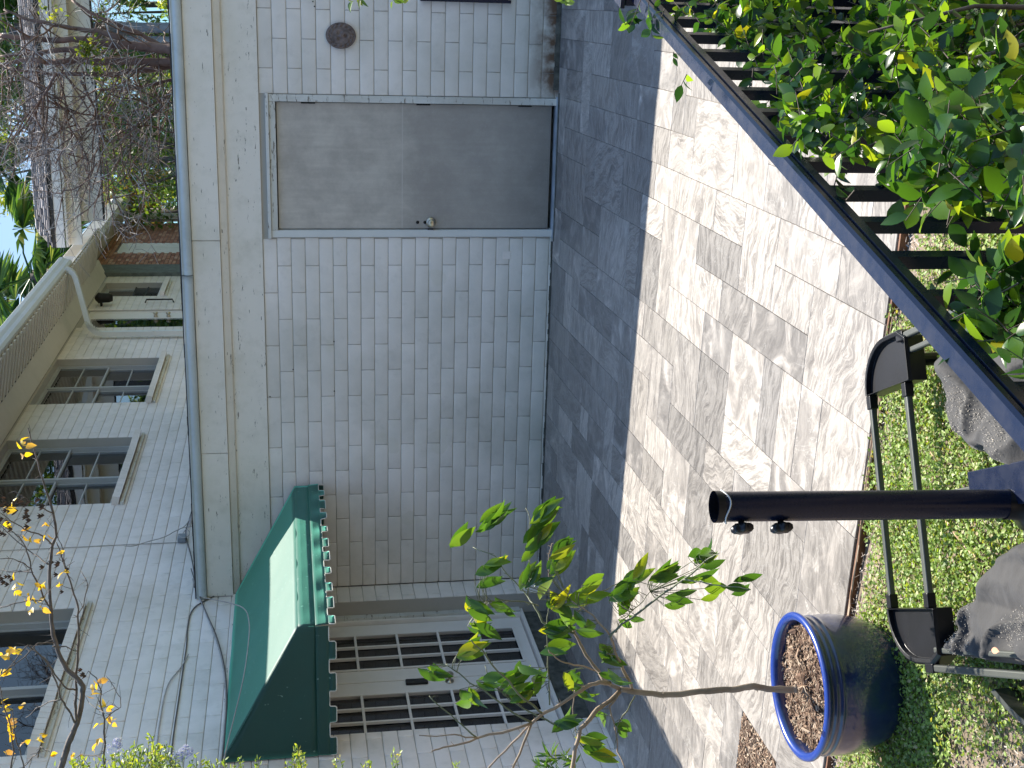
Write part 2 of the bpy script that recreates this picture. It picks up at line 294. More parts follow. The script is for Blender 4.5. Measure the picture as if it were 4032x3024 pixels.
# ------------------------------------------------------------------ object helpers
def link(name, me, m=None, parent=None):
    o = D.objects.new(name, me); COL.objects.link(o)
    if m is not None and me is not None and not me.materials: me.materials.append(m if not isinstance(m, str) else M[m])
    if parent: o.parent = parent
    return o
def tag(o, label, cat, group=None):
    o['label'] = label; o['category'] = cat
    if group: o['group'] = group
    return o
def thing(name, label, cat, loc=(0, 0, 0), group=None):
    o = D.objects.new(name, None); o.empty_display_size = .1; COL.objects.link(o); o.location = loc; return tag(o, label, cat, group)
class MB:
    def __init__(s): s.v = []; s.f = []; s.sm = False
    def box(s, a, b, rot=None, c=None):
        x0, y0, z0 = a; x1, y1, z1 = b; n = len(s.v)
        p = [Vector(q) for q in ((x0, y0, z0), (x1, y0, z0), (x1, y1, z0), (x0, y1, z0), (x0, y0, z1), (x1, y0, z1), (x1, y1, z1), (x0, y1, z1))]
        if rot is not None:
            c = Vector(c) if c is not None else sum(p, Vector()) / 8; p = [rot @ (q - c) + c for q in p]
        s.v += p; s.f += [tuple(n + i for i in f) for f in ((0, 3, 2, 1), (4, 5, 6, 7), (0, 1, 5, 4), (1, 2, 6, 5), (2, 3, 7, 6), (3, 0, 4, 7))]; return s
    def poly(s, pts):
        n = len(s.v); s.v += [Vector(p) for p in pts]; s.f.append(tuple(range(n, n + len(pts)))); return s
    def prism(s, prof, e, axis):
        """profile of 3D points extruded by vector e"""
        n = len(s.v); k = len(prof); e = Vector(e); s.v += [Vector(p) for p in prof] + [Vector(p) + e for p in prof]
        s.f += [tuple(range(n + k - 1, n - 1, -1)), tuple(range(n + k, n + 2 * k))] + [(n + i, n + (i + 1) % k, n + k + (i + 1) % k, n + k + i) for i in range(k)]; return s
    def tube(s, pts, r, seg=6, cap=True):
        pts = [Vector(p) for p in pts]; rs = r if isinstance(r, (list, tuple)) else [r] * len(pts); n0 = len(s.v); up = None
        for i, p in enumerate(pts):
            d = (pts[min(i + 1, len(pts) - 1)] - pts[max(i - 1, 0)]); d = d.normalized() if d.length > 1e-9 else Vector((0, 0, 1))
            if up is None: up = d.orthogonal().normalized()
            up = up - d * up.dot(d); up = up.normalized() if up.length > 1e-6 else d.orthogonal().normalized(); sd = d.cross(up)
            for k in range(seg):
                a = 2 * math.pi * k / seg; s.v.append(p + (up * math.cos(a) + sd * math.sin(a)) * rs[i])
        for i in range(len(pts) - 1):
            for k in range(seg):
                a = n0 + i * seg + k; b = n0 + i * seg + (k + 1) % seg; s.f.append((a, b, b + seg, a + seg))
        if cap: s.f.append(tuple(n0 + k for k in range(seg - 1, -1, -1))); s.f.append(tuple(n0 + (len(pts) - 1) * seg + k for k in range(seg)))
        return s
    def lathe(s, prof, seg=32, c=(0, 0, 0), close=False):
        n0 = len(s.v); c = Vector(c)
        for r, z in prof:
            for k in range(seg): a = 2 * math.pi * k / seg; s.v.append(c + Vector((r * math.cos(a), r * math.sin(a), z)))
        for i in range(len(prof) - 1):
            for k in range(seg): a = n0 + i * seg + k; b = n0 + i * seg + (k + 1) % seg; s.f.append((a, b, b + seg, a + seg))
        return s
    def add(s, v, f):
        n = len(s.v); s.v += v; s.f += [tuple(i + n for i in q) for q in f]; return s
    def mesh(s, name, smooth=False):
        me = D.meshes.new(name); me.from_pydata([tuple(p) for p in s.v], [], s.f); me.update()
        if smooth or s.sm: me.polygons.foreach_set('use_smooth', [True] * len(me.polygons))
        return me
    def build(s, name, m, parent=None, smooth=False): return link(name, s.mesh(name, smooth), m, parent)
def struct(o): o['kind'] = 'structure'; return o
def stuff(o): o['kind'] = 'stuff'; return o
def bevel(o, w=.004, seg=2):
    b = o.modifiers.new('bevel', 'BEVEL'); b.width = w; b.segments = seg; b.limit_method = 'ANGLE'; b.angle_limit = .6; return o
def sub(o, n=1):
    b = o.modifiers.new('subsurf', 'SUBSURF'); b.levels = n; b.render_levels = n; return o
def leafmesh(name, l=1.0, wd=.42, fold=.12, curl=.18, n=4, pointy=.0):
    """leaf along +X from its stalk, folded along the midrib and curled at the tip"""
    v = []; f = []
    for i in range(n + 1):
        t = i / n; hw = wd * .5 * math.sin(math.pi * min(1, t ** (.85 + pointy))) * (1 - .25 * t * pointy) + (.004 if 0 < i < n else 0)
        z = -curl * t * t
        v += [Vector((t * l, -hw, z + fold * hw * 2)), Vector((t * l, 0, z)), Vector((t * l, hw, z + fold * hw * 2))]
    for i in range(n):
        a = 3 * i; f += [(a, a + 3, a + 4, a + 1), (a + 1, a + 4, a + 5, a + 2)]
    return v, f
def place(v, m): return [m @ p for p in v]
def rmat(loc, d, size, roll=None):
    """matrix placing +X along d"""
    d = Vector(d).normalized(); q = d.to_track_quat('X', 'Z'); roll = U(-1, 1) if roll is None else roll
    return Matrix.Translation(loc) @ q.to_matrix().to_4x4() @ Matrix.Rotation(roll, 4, 'X') @ Matrix.Scale(size, 4)
def rdir(): 
    while True:
        v = Vector((U(-1, 1), U(-1, 1), U(-1, 1)))
        if .1 < v.length < 1: return v.normalized()
def wob(pts, amp, n=2):
    """subdivide a polyline with small irregular offsets so that it bends like wood"""
    pts = [Vector(p) for p in pts]
    for _ in range(n):
        q = [pts[0]]
        for a, b in zip(pts, pts[1:]): q += [(a + b) / 2 + rdir() * amp * (b - a).length, b]
        pts = q
    return pts
def inpoly(x, y, P):
    c = False; j = len(P) - 1
    for i in range(len(P)):
        if (P[i][1] > y) != (P[j][1] > y) and x < (P[j][0] - P[i][0]) * (y - P[i][1]) / (P[j][1] - P[i][1]) + P[i][0]: c = not c
        j = i
    return c
# ------------------------------------------------------------------ ground
def sheet(name, x0, x1, y0, y1, nx, ny, zf, m, skip=None):
    mb = MB()
    for j in range(ny + 1):
        for i in range(nx + 1):
            x = x0 + (x1 - x0) * i / nx; y = y0 + (y1 - y0) * j / ny; mb.v.append(Vector((x, y, zf(x, y))))
    for j in range(ny):
        for i in range(nx):
            a = j * (nx + 1) + i; mb.f.append((a, a + 1, a + nx + 2, a + nx + 1))
    return struct(mb.build(name, m, smooth=True))
PE = 4.08     # near edge of the patio
struct(MB().poly([(-300, -60, -.32), (300, -60, -.32), (300, 400, -.32), (-300, 400, -.32)]).build('ground', 'lawn'))
def soilz(x, y): return fz(x, y) - .034 + .016 * noise.noise(Vector((x * 2.5, y * 2.5, 0))) + .006 * noise.noise(Vector((x * 14, y * 14, 3)))
sheet('garden_bed', -4.5, 3.0, -1.0, PE + .01, 150, 102, soilz, 'earth')
# patio: bed of grout with every tile a piece of its own, sizes 20x20 to 40x60 cm
TX, TY = .2035, .2115; NX, NY = 29, 25
patio = sheet('patio', WX - .3, 3.2, PE, GY + .02, 60, 40, lambda x, y: fz(x, y) - .006, 'grout')
struct(MB().box((WX - .2, PE + .003, -.30), (3.2, PE + .03, -.1)).build('patio_side', 'grout'))
rt = random.Random(11); used = set(); tiles = []
hole = lambda i, j: i in (4, 5, 6) and j in (2, 3)
tilec = {}
for j in range(NY):
    for i in range(NX):
        if (i, j) in used: continue
        if hole(i, j): used.add((i, j)); continue
        opts = [(2, 3), (2, 2), (1, 2), (1, 2), (2, 1), (2, 1), (1, 3), (1, 1), (2, 2), (3, 1)]; rt.shuffle(opts); opts = [o_ for o_ in opts if o_ != (1, 1)][:5] + [(1, 1)]
        for (a, b) in opts:
            cells = [(i + p, j + q) for p in range(a) for q in range(b)]
            if all(c[0] < NX and c[1] < NY and c not in used and not hole(*c) for c in cells): break
        used.update(cells); tiles.append((i, j, a, b))
for (i, j, a, b) in tiles:
    g = .0010; x0 = WX + TX * i + g; x1 = WX + TX * (i + a) - g; y0 = PE + TY * j + g; y1 = PE + TY * (j + b) - g
    cx, cy = (x0 + x1) / 2, (y0 + y1) / 2; lift = rt.uniform(-.0007, .0007); bv = .0014
    z = lambda x, y: fz(x, y) + lift - fz(cx, cy)
    mb = MB(); ring = []
    for (dx, dy, dz) in ((0, 0, -.03), (0, 0, -bv), (bv, bv, 0)):
        for (x, y) in ((x0 + dx, y0 + dy), (x1 - dx, y0 + dy), (x1 - dx, y1 - dy), (x0 + dx, y1 - dy)):
            mb.v.append(Vector((x - cx, y - cy, z(x, y) + dz)))
    for k in range(2):
        for q in range(4): a_ = 4 * k + q; b_ = 4 * k + (q + 1) % 4; mb.f.append((a_, b_, b_ + 4, a_ + 4))
    mb.f.append((8, 9, 10, 11)); o = mb.build('tile', 'tile', patio); o.location = (cx, cy, fz(cx, cy))
# edging strip between tiles and bed, with splinters of bark lying on it
mb = MB(); pts = []
for k in range(46):
    x = WX + .1 + k * .16; pts.append((x, PE - .012 + U(-.003, .003), fz(x, PE) - .006 + U(-.003, .002)))
for p, q in zip(pts, pts[1:]):
    mb.prism([(p[0], p[1] - .005, p[2] - .05), (p[0], p[1] + .006, p[2] - .05), (p[0], p[1] + .005, p[2]), (p[0], p[1] - .005, p[2])], (Vector(q) - Vector(p)) * .999, 0)
struct(mb.build('edging_strip', 'edge_strip'))

# ------------------------------------------------------------------ brick walls
BL, BH = .4045, .1016
bcache = {}
def brickmesh(l, h, m):
    key = (round(l, 3), round(h, 3), m)
    if key in bcache: return bcache[key]
    l, h = key[:2]; mb = MB(); c = .0045; d = .010
    for (i, y) in ((0, d), (0, c * .75), (c * .45, c * .2), (c * 1.3, 0)):
        x0, x1, z0, z1 = i, l - i, i, h - i; mb.v += [Vector((x0, y, z0)), Vector((x1, y, z0)), Vector((x1, y, z1)), Vector((x0, y, z1))]
    for k in range(3):
        for q in range(4): a = 4 * k + q; b = 4 * k + (q + 1) % 4; mb.f.append((a, b, b + 4, a + 4))
    mb.f.append((12, 13, 14, 15)); me = mb.mesh('brick', True); me.materials.append(M[m]); bcache[key] = me; return me
def inview(p, mg=60):
    q = Vector(p) - CAM; z = q.dot(FW)
    if z < .1: return False
    x = 2016 + FPX * q.dot(IX) / z; y = 1512 + FPX * q.dot(IY) / z
    return -mg < x < 4032 + mg and -mg < y < 3024 + mg
def brickrows(u0, u1, z0, z1, ztop, ph, holes, hl=None):
    """cut course rectangles (u along the wall), skipping openings"""
    out = []; r = 0; z = ztop
    while z > z0 - .001:
        zb = max(z - BH, z0)
        if z - zb > .02 and z <= z1 + .001:
            s = ph if r % 2 == 0 else ph + BL / 2
            k = math.floor((u0 - s) / BL)
            u = s + k * BL
            while u < u1:
                segs = [(max(u, u0), min(u + BL, u1))]
                for (a, b, c, d) in holes:
                    if min(z, d) - max(zb, c) > .03:
                        ns = []
                        for (p, q) in segs:
                            if q <= a or p >= b: ns.append((p, q))
                            else:
                                if p < a: ns.append((p, a))
                                if q > b: ns.append((b, q))
                        segs = ns
                for (p, q) in segs:
                    if q - p > .03: out.append((p, q, zb, z))
                u += BL
        z -= BH; r += 1
    return out
def core(mb, u0, u1, z0, z1, holes, fn):
    us = sorted({u0, u1, *[h[0] for h in holes], *[h[1] for h in holes]}); zs = sorted({z0, z1, *[h[2] for h in holes], *[h[3] for h in holes]})
    us = [u for u in us if u0 <= u <= u1]; zs = [z for z in zs if z0 <= z <= z1]
    for a, b in zip(us, us[1:]):
        run = None
        for c, d in zip(zs, zs[1:]):
            inh = any(h[0] <= a + 1e-6 and h[1] >= b - 1e-6 and h[2] <= c + 1e-6 and h[3] >= d - 1e-6 for h in holes)
            if inh:
                if run: fn(a, b, *run); run = None
            else: run = (run[0], d) if run else (c, d)
        if run: fn(a, b, *run)
def laybricks(parent, rows, face, maxn, m, fieldname):
    """face='Y' wall facing the camera at y=GY, 'X' wall at x=WX; the nearest maxn bricks in view are pieces of their own"""
    G_ = .0022; items = []
    for (p, q, zb, zt) in rows:
        c = Vector(((p + q) / 2, GY, (zb + zt) / 2)) if face == 'Y' else Vector((WX, (p + q) / 2, (zb + zt) / 2))
        items.append((0 if inview(c, 160) else 1, (c - CAM).length, p, q, zb, zt))
    items.sort(); rest = MB(); rb = random.Random(5)
    for n, (vis, dist, p, q, zb, zt) in enumerate(items):
        me = brickmesh(q - p - 2 * G_, zt - zb - 2 * G_, m); j = rb.uniform(-.0009, .0012)
        if face == 'Y': loc = Vector((p + G_, GY + j, zb + G_)); rz = 0
        else: loc = Vector((WX - j, p + G_, zb + G_)); rz = math.pi / 2
        mt = Matrix.Translation(loc) @ Matrix.Rotation(rz + rb.uniform(-.0015, .0015), 4, 'Z')
        if n < maxn and not vis:
            o = D.objects.new('brick', me); COL.objects.link(o); o.parent = parent; o.matrix_world = mt
        else: rest.add([mt @ v.co for v in me.vertices], [tuple(pl.vertices) for pl in me.polygons])
    if rest.v: stuff(rest.build(fieldname, m, parent, True))

# ------------------------------------------------------------------ garage
gar = thing('garage', 'low flat-roofed white brick garage with grey side door across the patio', 'garage', (0, 0, 0))
GX0, GX1 = WX, 2.6
DX0, DX1, DZ = -1.690, -.664, 2.112
gh = [(DX0, DX1, -.2, DZ)]
mb = MB(); core(mb, GX0 + .001, GX1, -.3, 2.70, gh, lambda a, b, c, d: mb.box((a, GY + .0075, c), (b, GY + .2, d)))
mb.box((GX0 + .001, GY + .2, -.3), (GX1, GY + .21, 2.7)); mb.box((GX1 - .2, GY + .211, -.3), (GX1, GY + 4.4, 2.7)); mb.box((GX0 + .01, GY + 4.2, -.3), (GX1 - .201, GY + 4.4, 2.7))
mb.build('wall', 'mortar_white', gar)
laybricks(gar, brickrows(GX0 + .002, 1.0, -.10, 2.154, 2.154, -2.105, gh), 'Y', 290, 'brick_base', 'far_brickwork')
mb = MB().box((1.002, GY, -.2), (GX1, GY + .007, 2.154)); mb.build('wall_end', 'brick_white', gar)
# eaves: frieze, moulding, peeling fascia in three lengths, metal edge
e0, e1 = GX0 + .004, GX1 + .05
MB().box((e0, GY - .014, 2.156), (e1, GY + .006, 2.400)).build('frieze_board', 'trim', gar)
mb = MB().prism([(e0, GY - .014, 2.392), (e0, GY - .040, 2.402), (e0, GY - .052, 2.430), (e0, GY - .060, 2.452), (e0, GY + .0, 2.452)], (e1 - e0, 0, 0), 0); bevel(mb.build('moulding', 'trim', gar), .003)
cuts = [e0, -3.322, -1.700, .55, e1]
for a, b in zip(cuts, cuts[1:]):
    o = MB().box((a + .002, GY - .078 + U(-.002, .002), 2.454), (b - .002, GY + .0, 2.652)).build('fascia_board', 'trim', gar); bevel(o, .003)
pr = [(GY - .01, 2.655), (GY - .098, 2.655), (GY - .112, 2.662), (GY - .118, 2.685), (GY - .116, 2.706), (GY - .098, 2.722), (GY - .108, 2.726), (GY - .106, 2.731), (GY - .01, 2.733)]
for a, b in ((e0, -1.95), (-1.944, e1)):
    mb = MB(); n = 60
    for k in range(n + 1):
        x = a + (b - a) * k / n; dz = .0035 * noise.noise(Vector((x * 1.4, 0, 0))); dy = .0035 * noise.noise(Vector((x * 1.1, 5, 0)))
        mb.v += [Vector((x, y + dy, z + dz)) for y, z in pr]
    P_ = len(pr)
    for k in range(n):
        for q in range(P_): i0 = k * P_ + q; i1 = k * P_ + (q + 1) % P_; mb.f.append((i0, i1, i1 + P_, i0 + P_))
    mb.f += [tuple(range(P_)), tuple(range(n * P_ + P_ - 1, n * P_ - 1, -1))]; mb.build('roof_edge_flashing', 'flash', gar, True)
mb = MB(); x = e0   # ragged edge of the roofing felt above the flashing
while x < e1:
    l = U(.05, .16); mb.box((x, GY - .100 + U(-.006, .004), 2.734), (min(x + l, e1), GY + .1, 2.739 + U(0, .004))); x += l + .0005
mb.build('roofing_felt_edge', 'shingle_gap', gar)
MB().box((e0, GY - .06, 2.70), (e1, GY + 4.6, 2.7335)).build('roof', 'shingle_gap', gar)
# base of the wall: mossy line, damp strip
mb = MB(); x = GX0 + .01
while x < 1.4:
    l = U(.03, .09)
    if not (DX0 - .05 < x < DX1): mb.box((x, GY - U(.006, .022), -.10), (min(x + l, 1.4), GY + .003, fz(x, GY) + U(.003, .011) + (.025 if x > DX1 else 0)))
    x += l + .0005
stuff(mb.build('mossy_base_strip', 'grime', gar))
# the grey door
dr = MB().box((-1.630, GY + .022, .034), (-.722, GY + .062, 2.034)).build('door', 'door_grey', gar); dr['label'] = 'weathered grey flush door with brass knob'; bevel(dr, .002)
fr = MB().box((DX0 + .002, GY - .016, .0), (-1.636, GY + .09, 2.088)).build('door_jamb', 'metal_white', gar); bevel(fr, .004)
fr = MB().box((-.716, GY - .016, .0), (DX1 - .002, GY + .09, 2.088)).build('door_jamb', 'frame_old', gar); bevel(fr, .004)
fr = MB().box((-1.6355, GY - .014, 2.041), (-.7165, GY + .09, 2.088)).build('door_head', 'frame_old', gar); bevel(fr, .004)
fr = MB().box((DX0 - .004, GY - .034, 2.0885), (DX1 + .004, GY + .09, 2.112)).build('drip_cap', 'frame_old', gar); bevel(fr, .003)
MB().box((-1.63, GY + .07, .03), (-.72, GY + .09, 2.04)).build('door_backing', 'vent_gap', gar)
MB().box((-1.70, GY - .030, -.05), (-.655, GY + .07, .0085)).build('threshold', 'step', gar)
mb = MB().box((-1.72, GY - .075, -.08), (-.62, GY - .031, .002)); bevel(mb.build('door_step', 'grime', gar), .01)
for z in (1.81, .985, .235):
    mb = MB(); 
    for q in range(5): mb.tube([(-.719, GY + .012, z - .045 + q * .019), (-.719, GY + .012, z - .045 + q * .019 + .016)], .0075, 8)
    mb.box((-.730, GY + .0175, z - .05), (-.7175, GY + .021, z + .05)); mb.build('hinge', 'iron', dr)
mb = MB(); r90 = Matrix.Rotation(math.pi / 2, 4, 'X')
k0 = MB().lathe([(.0, -.002), (.038, -.002), (.038, .003), (.030, .008), (.014, .011), (.012, .03), (.024, .036), (.030, .05), (.028, .062), (.018, .068), (.0, .068)], 24); mb.add([Matrix.Translation((-1.583, GY + .021, .921)) @ (r90 @ v) for v in k0.v], k0.f); mb.build('door_knob', 'brass', dr, True)
mb = MB(); k1 = MB().lathe([(.0, 0), (.012, 0), (.011, .006), (.0, .008)], 16)
for z in (.965, 1.02): mb.add([Matrix.Translation((-1.583, GY + .022, z)) @ (r90 @ v) for v in k1.v], k1.f)
mb.build('old_lock_hole', 'iron', dr, True)
MB().box((-1.638, GY + .004, .905), (-1.629, GY + .021, .945)).build('latch', 'iron', dr)
# stucco repair cut into the wall beside the door
mb = MB().box((-1.86, GY - .002, .315), (-1.80, GY + .001, .375)); bevel(mb.build('painted_vent_plug', 'brick_white', gar), .004)
for (px, py) in ((1232, 6), (1238, 25), (1315, 1345), (1154, 1455), (1063, 1562), (1316, 1540)):
    p = onY(px, py, GY - .001); o = MB().box((-.004, -.003, -.004), (.004, .002, .004)).build('nail_hole', 'vent_gap', gar); o.location = p

# plaque: round carved face
pl = MB(); nr, na = 26, 72
def facez(u, v):
    r = math.hypot(u, v); h = .030 * math.sqrt(max(0, 1 - min(1, r) ** 2 * .8)); a = math.atan2(v, u)
    def g(x, y, s, k): return k * math.exp(-((u - x) ** 2 + (v - y) ** 2) / (s * s))
    if .60 < r < .99: h += .007 * math.sin(a * 15 + 9 * r) * math.sin((r - .60) / .39 * math.pi) + .004 * math.sin(r * 34 + a * 3)
    h += g(-.22, .10, .13, -.016) + g(.22, .10, .13, -.016) + g(-.22, .10, .05, .008) + g(.22, .10, .05, .008)
    h += g(0, .02, .09, .013) + g(-.07, -.10, .07, .009) + g(.07, -.10, .07, .009) + g(-.2, .27, .14, .010) + g(.2, .27, .14, .010)
    m_ = math.hypot(u / 1.1, v + .33); h += .008 * math.exp(-((m_ - .17) / .05) ** 2) - .014 * math.exp(-(m_ / .09) ** 2)
    h += .006 * math.exp(-((math.hypot(u, v + .30) - .30) / .05) ** 2)
    return h
for i in range(nr + 1):
    for k in range(na):
        r = i / nr; a = 2 * math.pi * k / na; u, v = r * math.cos(a), r * math.sin(a); pl.v.append(Vector((u * .090, -.012 - facez(u, v), v * .106)))
for k in range(na): a = 2 * math.pi * k / na; pl.v.append(Vector((math.cos(a) * .088, .0, math.sin(a) * .104)))
for i in range(nr + 1):
    for k in range(na):
        a = i * na + k; b = i * na + (k + 1) % na
        if i < nr + 1: pl.f.append((a, b, b + na, a + na))
pq = pl.build('wall_plaque', 'plaque', None, True); pq.location = (-.255, GY - .001, 1.575)
tag(pq, 'small round brown carved face plaque hung on the white garage wall', 'plaque')
# black slatted panel at the right edge
bp = thing('wall_panel', 'narrow black metal panel against the garage wall at the right edge of the view', 'panel', (.15, GY, .37))
def P(o, par): o.parent = par; o.matrix_parent_inverse = Matrix.Translation(par.location).inverted(); return o
def B(mb, name, m, par, smooth=False): return P(mb.build(name, m, None, smooth), par)
bevel(B(MB().box((-.006, GY - .05, .37), (.016, GY - .004, 1.018)), 'frame', 'rail', bp), .004)
bevel(B(MB().box((.30, GY - .05, .37), (.322, GY - .004, 1.018)), 'frame', 'rail', bp), .004)
for k in range(7): B(MB().box((.0165, GY - .04, .39 + k * .088), (.2995, GY - .02, .465 + k * .088)), 'slat', 'rail', bp)

# ------------------------------------------------------------------ house
hs = thing('house', 'white painted brick house with three upper windows and French doors, running down the left side', 'house', (0, 0, 0))
HD = (7.25, 9.13, -.2, 2.26)
W0 = (7.26, 9.26, 3.64, 4.90); W1 = (11.39, 13.27, 3.64, 4.90); W2 = (14.50, 16.42, 3.64, 4.90)
FD = (18.05, 19.12, 2.9, 4.86); FW_ = (20.02, 21.02, 3.97, 4.87)
hh = [HD, W0, W1, W2, FD, FW_]
mb = MB(); core(mb, 4.6, 21.5, -.3, 4.93, hh, lambda a, b, c, d: mb.box((WX - .22, a, c), (WX - .0075, b, d))); mb.build('wall', 'mortar_white', hs)
rows = brickrows(4.7, 21.5, -.06, 4.92, 4.906, 9.398 - BL * 12, hh + [(GY - .001, 30, -1, 2.66)])
laybricks(hs, rows, 'X', 296, 'brick_white', 'far_brickwork')
# rooms behind the glass
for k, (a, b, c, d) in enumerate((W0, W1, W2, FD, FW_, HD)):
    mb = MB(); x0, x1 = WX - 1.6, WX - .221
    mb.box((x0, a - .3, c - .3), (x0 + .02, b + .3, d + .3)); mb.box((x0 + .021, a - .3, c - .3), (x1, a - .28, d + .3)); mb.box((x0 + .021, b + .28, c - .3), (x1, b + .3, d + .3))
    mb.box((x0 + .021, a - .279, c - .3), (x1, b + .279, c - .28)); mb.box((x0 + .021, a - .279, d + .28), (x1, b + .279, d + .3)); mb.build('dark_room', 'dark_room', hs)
def sash_window(a, b, c, d, cols, rws, mullion, blinds):
    xf = WX - .10; t = .028
    mb = MB()
    mb.box((xf - .09, a, c), (xf, a + t, d)); mb.box((xf - .09, b - t, c), (xf, b, d)); mb.box((xf - .09, a + t, d - t), (xf, b - t, d)); mb.box((xf - .09, a + t, c), (xf, b - t, c + t))
    ym = (a + b) / 2; zm = (c + d) / 2 + .0
    if mullion: mb.box((xf - .09, ym - .02, c + t), (xf + .004, ym + .02, d - t))
    w_ = bevel(mb.build('window', 'window_metal', hs), .003); gls = 'glass' if blinds or not mullion else 'door_glass'
    halves = [(a + t, ym - .02), (ym + .02, b - t)] if mullion else [(a + t, b - t)]
    for (p, q) in halves:
        for s, (e, f, xo) in enumerate(((c + t, zm + .01, -.045), (zm - .01, d - t, -.015))):
            xs = xf + xo; u = .018; mb = MB()
            mb.box((xs - .028, p, e), (xs, p + u, f)); mb.box((xs - .028, q - u, e), (xs, q, f)); mb.box((xs - .028, p + u, e), (xs, q - u, e + u)); mb.box((xs - .028, p + u, f - u), (xs, q - u, f))
            mb.build('sash', 'window_metal', w_)
            for k in range(1, rws):
                z = e + u + (f - e - 2 * u) * k / rws; MB().box((xs - .018, p + u, z - .006), (xs - .002, q - u, z + .006)).build('muntin', 'window_metal', w_)
            for k in range(1, cols):
                y = p + u + (q - p - 2 * u) * k / cols; MB().box((xs - .017, y - .006, e + u), (xs - .003, y + .006, f - u)).build('muntin', 'window_metal', w_)
            for k in range(rws):
                z0 = e + u + (f - e - 2 * u) * k / rws; z1 = e + u + (f - e - 2 * u) * (k + 1) / rws
                g = MB().box((xs - .012, p + u + .001, z0 + .001), (xs - .008, q - u - .001, z1 - .001)).build('pane', gls, w_)
            if blinds:
                mb = MB(); z = f - u if s else zm
                if s:
                    zz = z
                    while zz > zm - .02: mb.box((xf - .135, p + .02, zz - .003), (xf - .105, q - .02, zz), Matrix.Rotation(.5, 3, 'Y')); zz -= .026
                    mb.build('blind', 'blind', w_)
                else:
                    # gathered curtains low down
                    n = 40; y0, y1 = p + .03, p + .03 + (q - p) * .42
                    for (ya, yb) in ((y0, y1),):
                        m0 = len(mb.v)
                        for i in range(n + 1):
                            y = ya + (yb - ya) * i / n; xx = xf - .16 + .018 * math.sin(i * 1.7) + .008 * math.sin(i * .6); mb.v += [Vector((xx, y, c + .02)), Vector((xx, y, zm + .05))]
                        for i in range(n): mb.f.append((m0 + 2 * i, m0 + 2 * i + 2, m0 + 2 * i + 3, m0 + 2 * i + 1))
                    mb.build('curtain', 'curtain', w_)
    # rowlock sill: bricks on edge, tilted, over a darker ledge
    n = int((b - a + .1) / .067)
    for k in range(n):
        y = a - .05 + k * .067; dz = U(-.002, .002)
        o = MB().prism([(WX - .10, y + .002, c - .004 + dz), (WX - .10, y + .002, c - .06), (WX + .075, y + .002, c - .10 + dz), (WX + .085, y + .002, c - .035 + dz)], (0, .063, 0), 0).build('sill_brick', 'brick_white', w_)
    mb = MB().box((WX - .002, a - .052, c - .13), (WX + .028, b + .05, c - .098)); mb.build('sill_ledge', 'frame_old', w_)
    return w_
w = sash_window(*W0[:2], *W0[2:], 1, 1, True, False); w['label'] = 'nearest dark window with plain panes'
w = sash_window(*W1[:2], *W1[2:], 1, 2, True, True); w['label'] = 'middle window with blinds and glazing bars'
w = sash_window(*W2[:2], *W2[2:], 1, 2, True, True); w['label'] = 'farther window with blinds and glazing bars'
w = sash_window(*FW_[:2], *FW_[2:], 2, 1, False, False); w['label'] = 'small far window half covered by a dark grille'
mb = MB()
for k in range(12): mb.box((WX - .085, 20.08 + k * .078, 4.02), (WX - .078, 20.10 + k * .078, 4.40))
mb.box((WX - .077, 20.05, 4.2), (WX - .070, 20.99, 4.22)); mb.box((WX - .077, 20.05, 4.39), (WX - .070, 20.99, 4.41)); mb.build('window_grille', 'iron', hs)
# far door with sidelight
mb = MB(); mb.box((WX - .11, 18.05, 2.9), (WX - .03, 18.12, 4.86)); mb.box((WX - .11, 19.05, 2.9), (WX - .03, 19.12, 4.86)); mb.box((WX - .11, 18.12, 4.79), (WX - .03, 19.05, 4.86)); mb.box((WX - .10, 18.72, 2.9), (WX - .04, 19.05, 4.79))
fd = mb.build('far_door', 'trim_clean', hs)
MB().box((WX - .048, 18.12, 2.95), (WX - .044, 18.715, 4.76)).build('pane', 'glass', fd)
for z in (3.72, 3.90): 
    s = MB().lathe([(0, 0), (.03, 0), (.03, .02), (.015, .03), (.035, .05), (.03, .07), (0, .075)], 12); MB().add([Vector((WX - .04, 18.80, z)) + Matrix.Rotation(math.pi / 2, 3, 'Y') @ v for v in s.v], s.f).build('door_knob', 'brass', fd, True)
MB().tube([(WX - .001, 19.55, 4.12), (WX + .05, 19.55, 4.10), (WX + .05, 19.55, 3.72), (WX - .001, 19.55, 3.70)], .012, 6).build('grab_handle', 'iron', hs)
lm = thing('wall_lamp', 'dark metal porch lamp beside the far door', 'lamp', (WX, 19.38, 4.72))
s = MB().lathe([(0, -.11), (.05, -.11), (.07, -.06), (.075, .05), (.085, .09), (.03, .14), (0, .15)], 14); B(MB().add([Vector((WX + .12, 19.38, 4.68)) + v for v in s.v], s.f), 'lamp_body', 'iron', lm, True)
B(MB().box((WX, 19.34, 4.72), (WX + .12, 19.42, 4.75)), 'bracket', 'iron', lm)
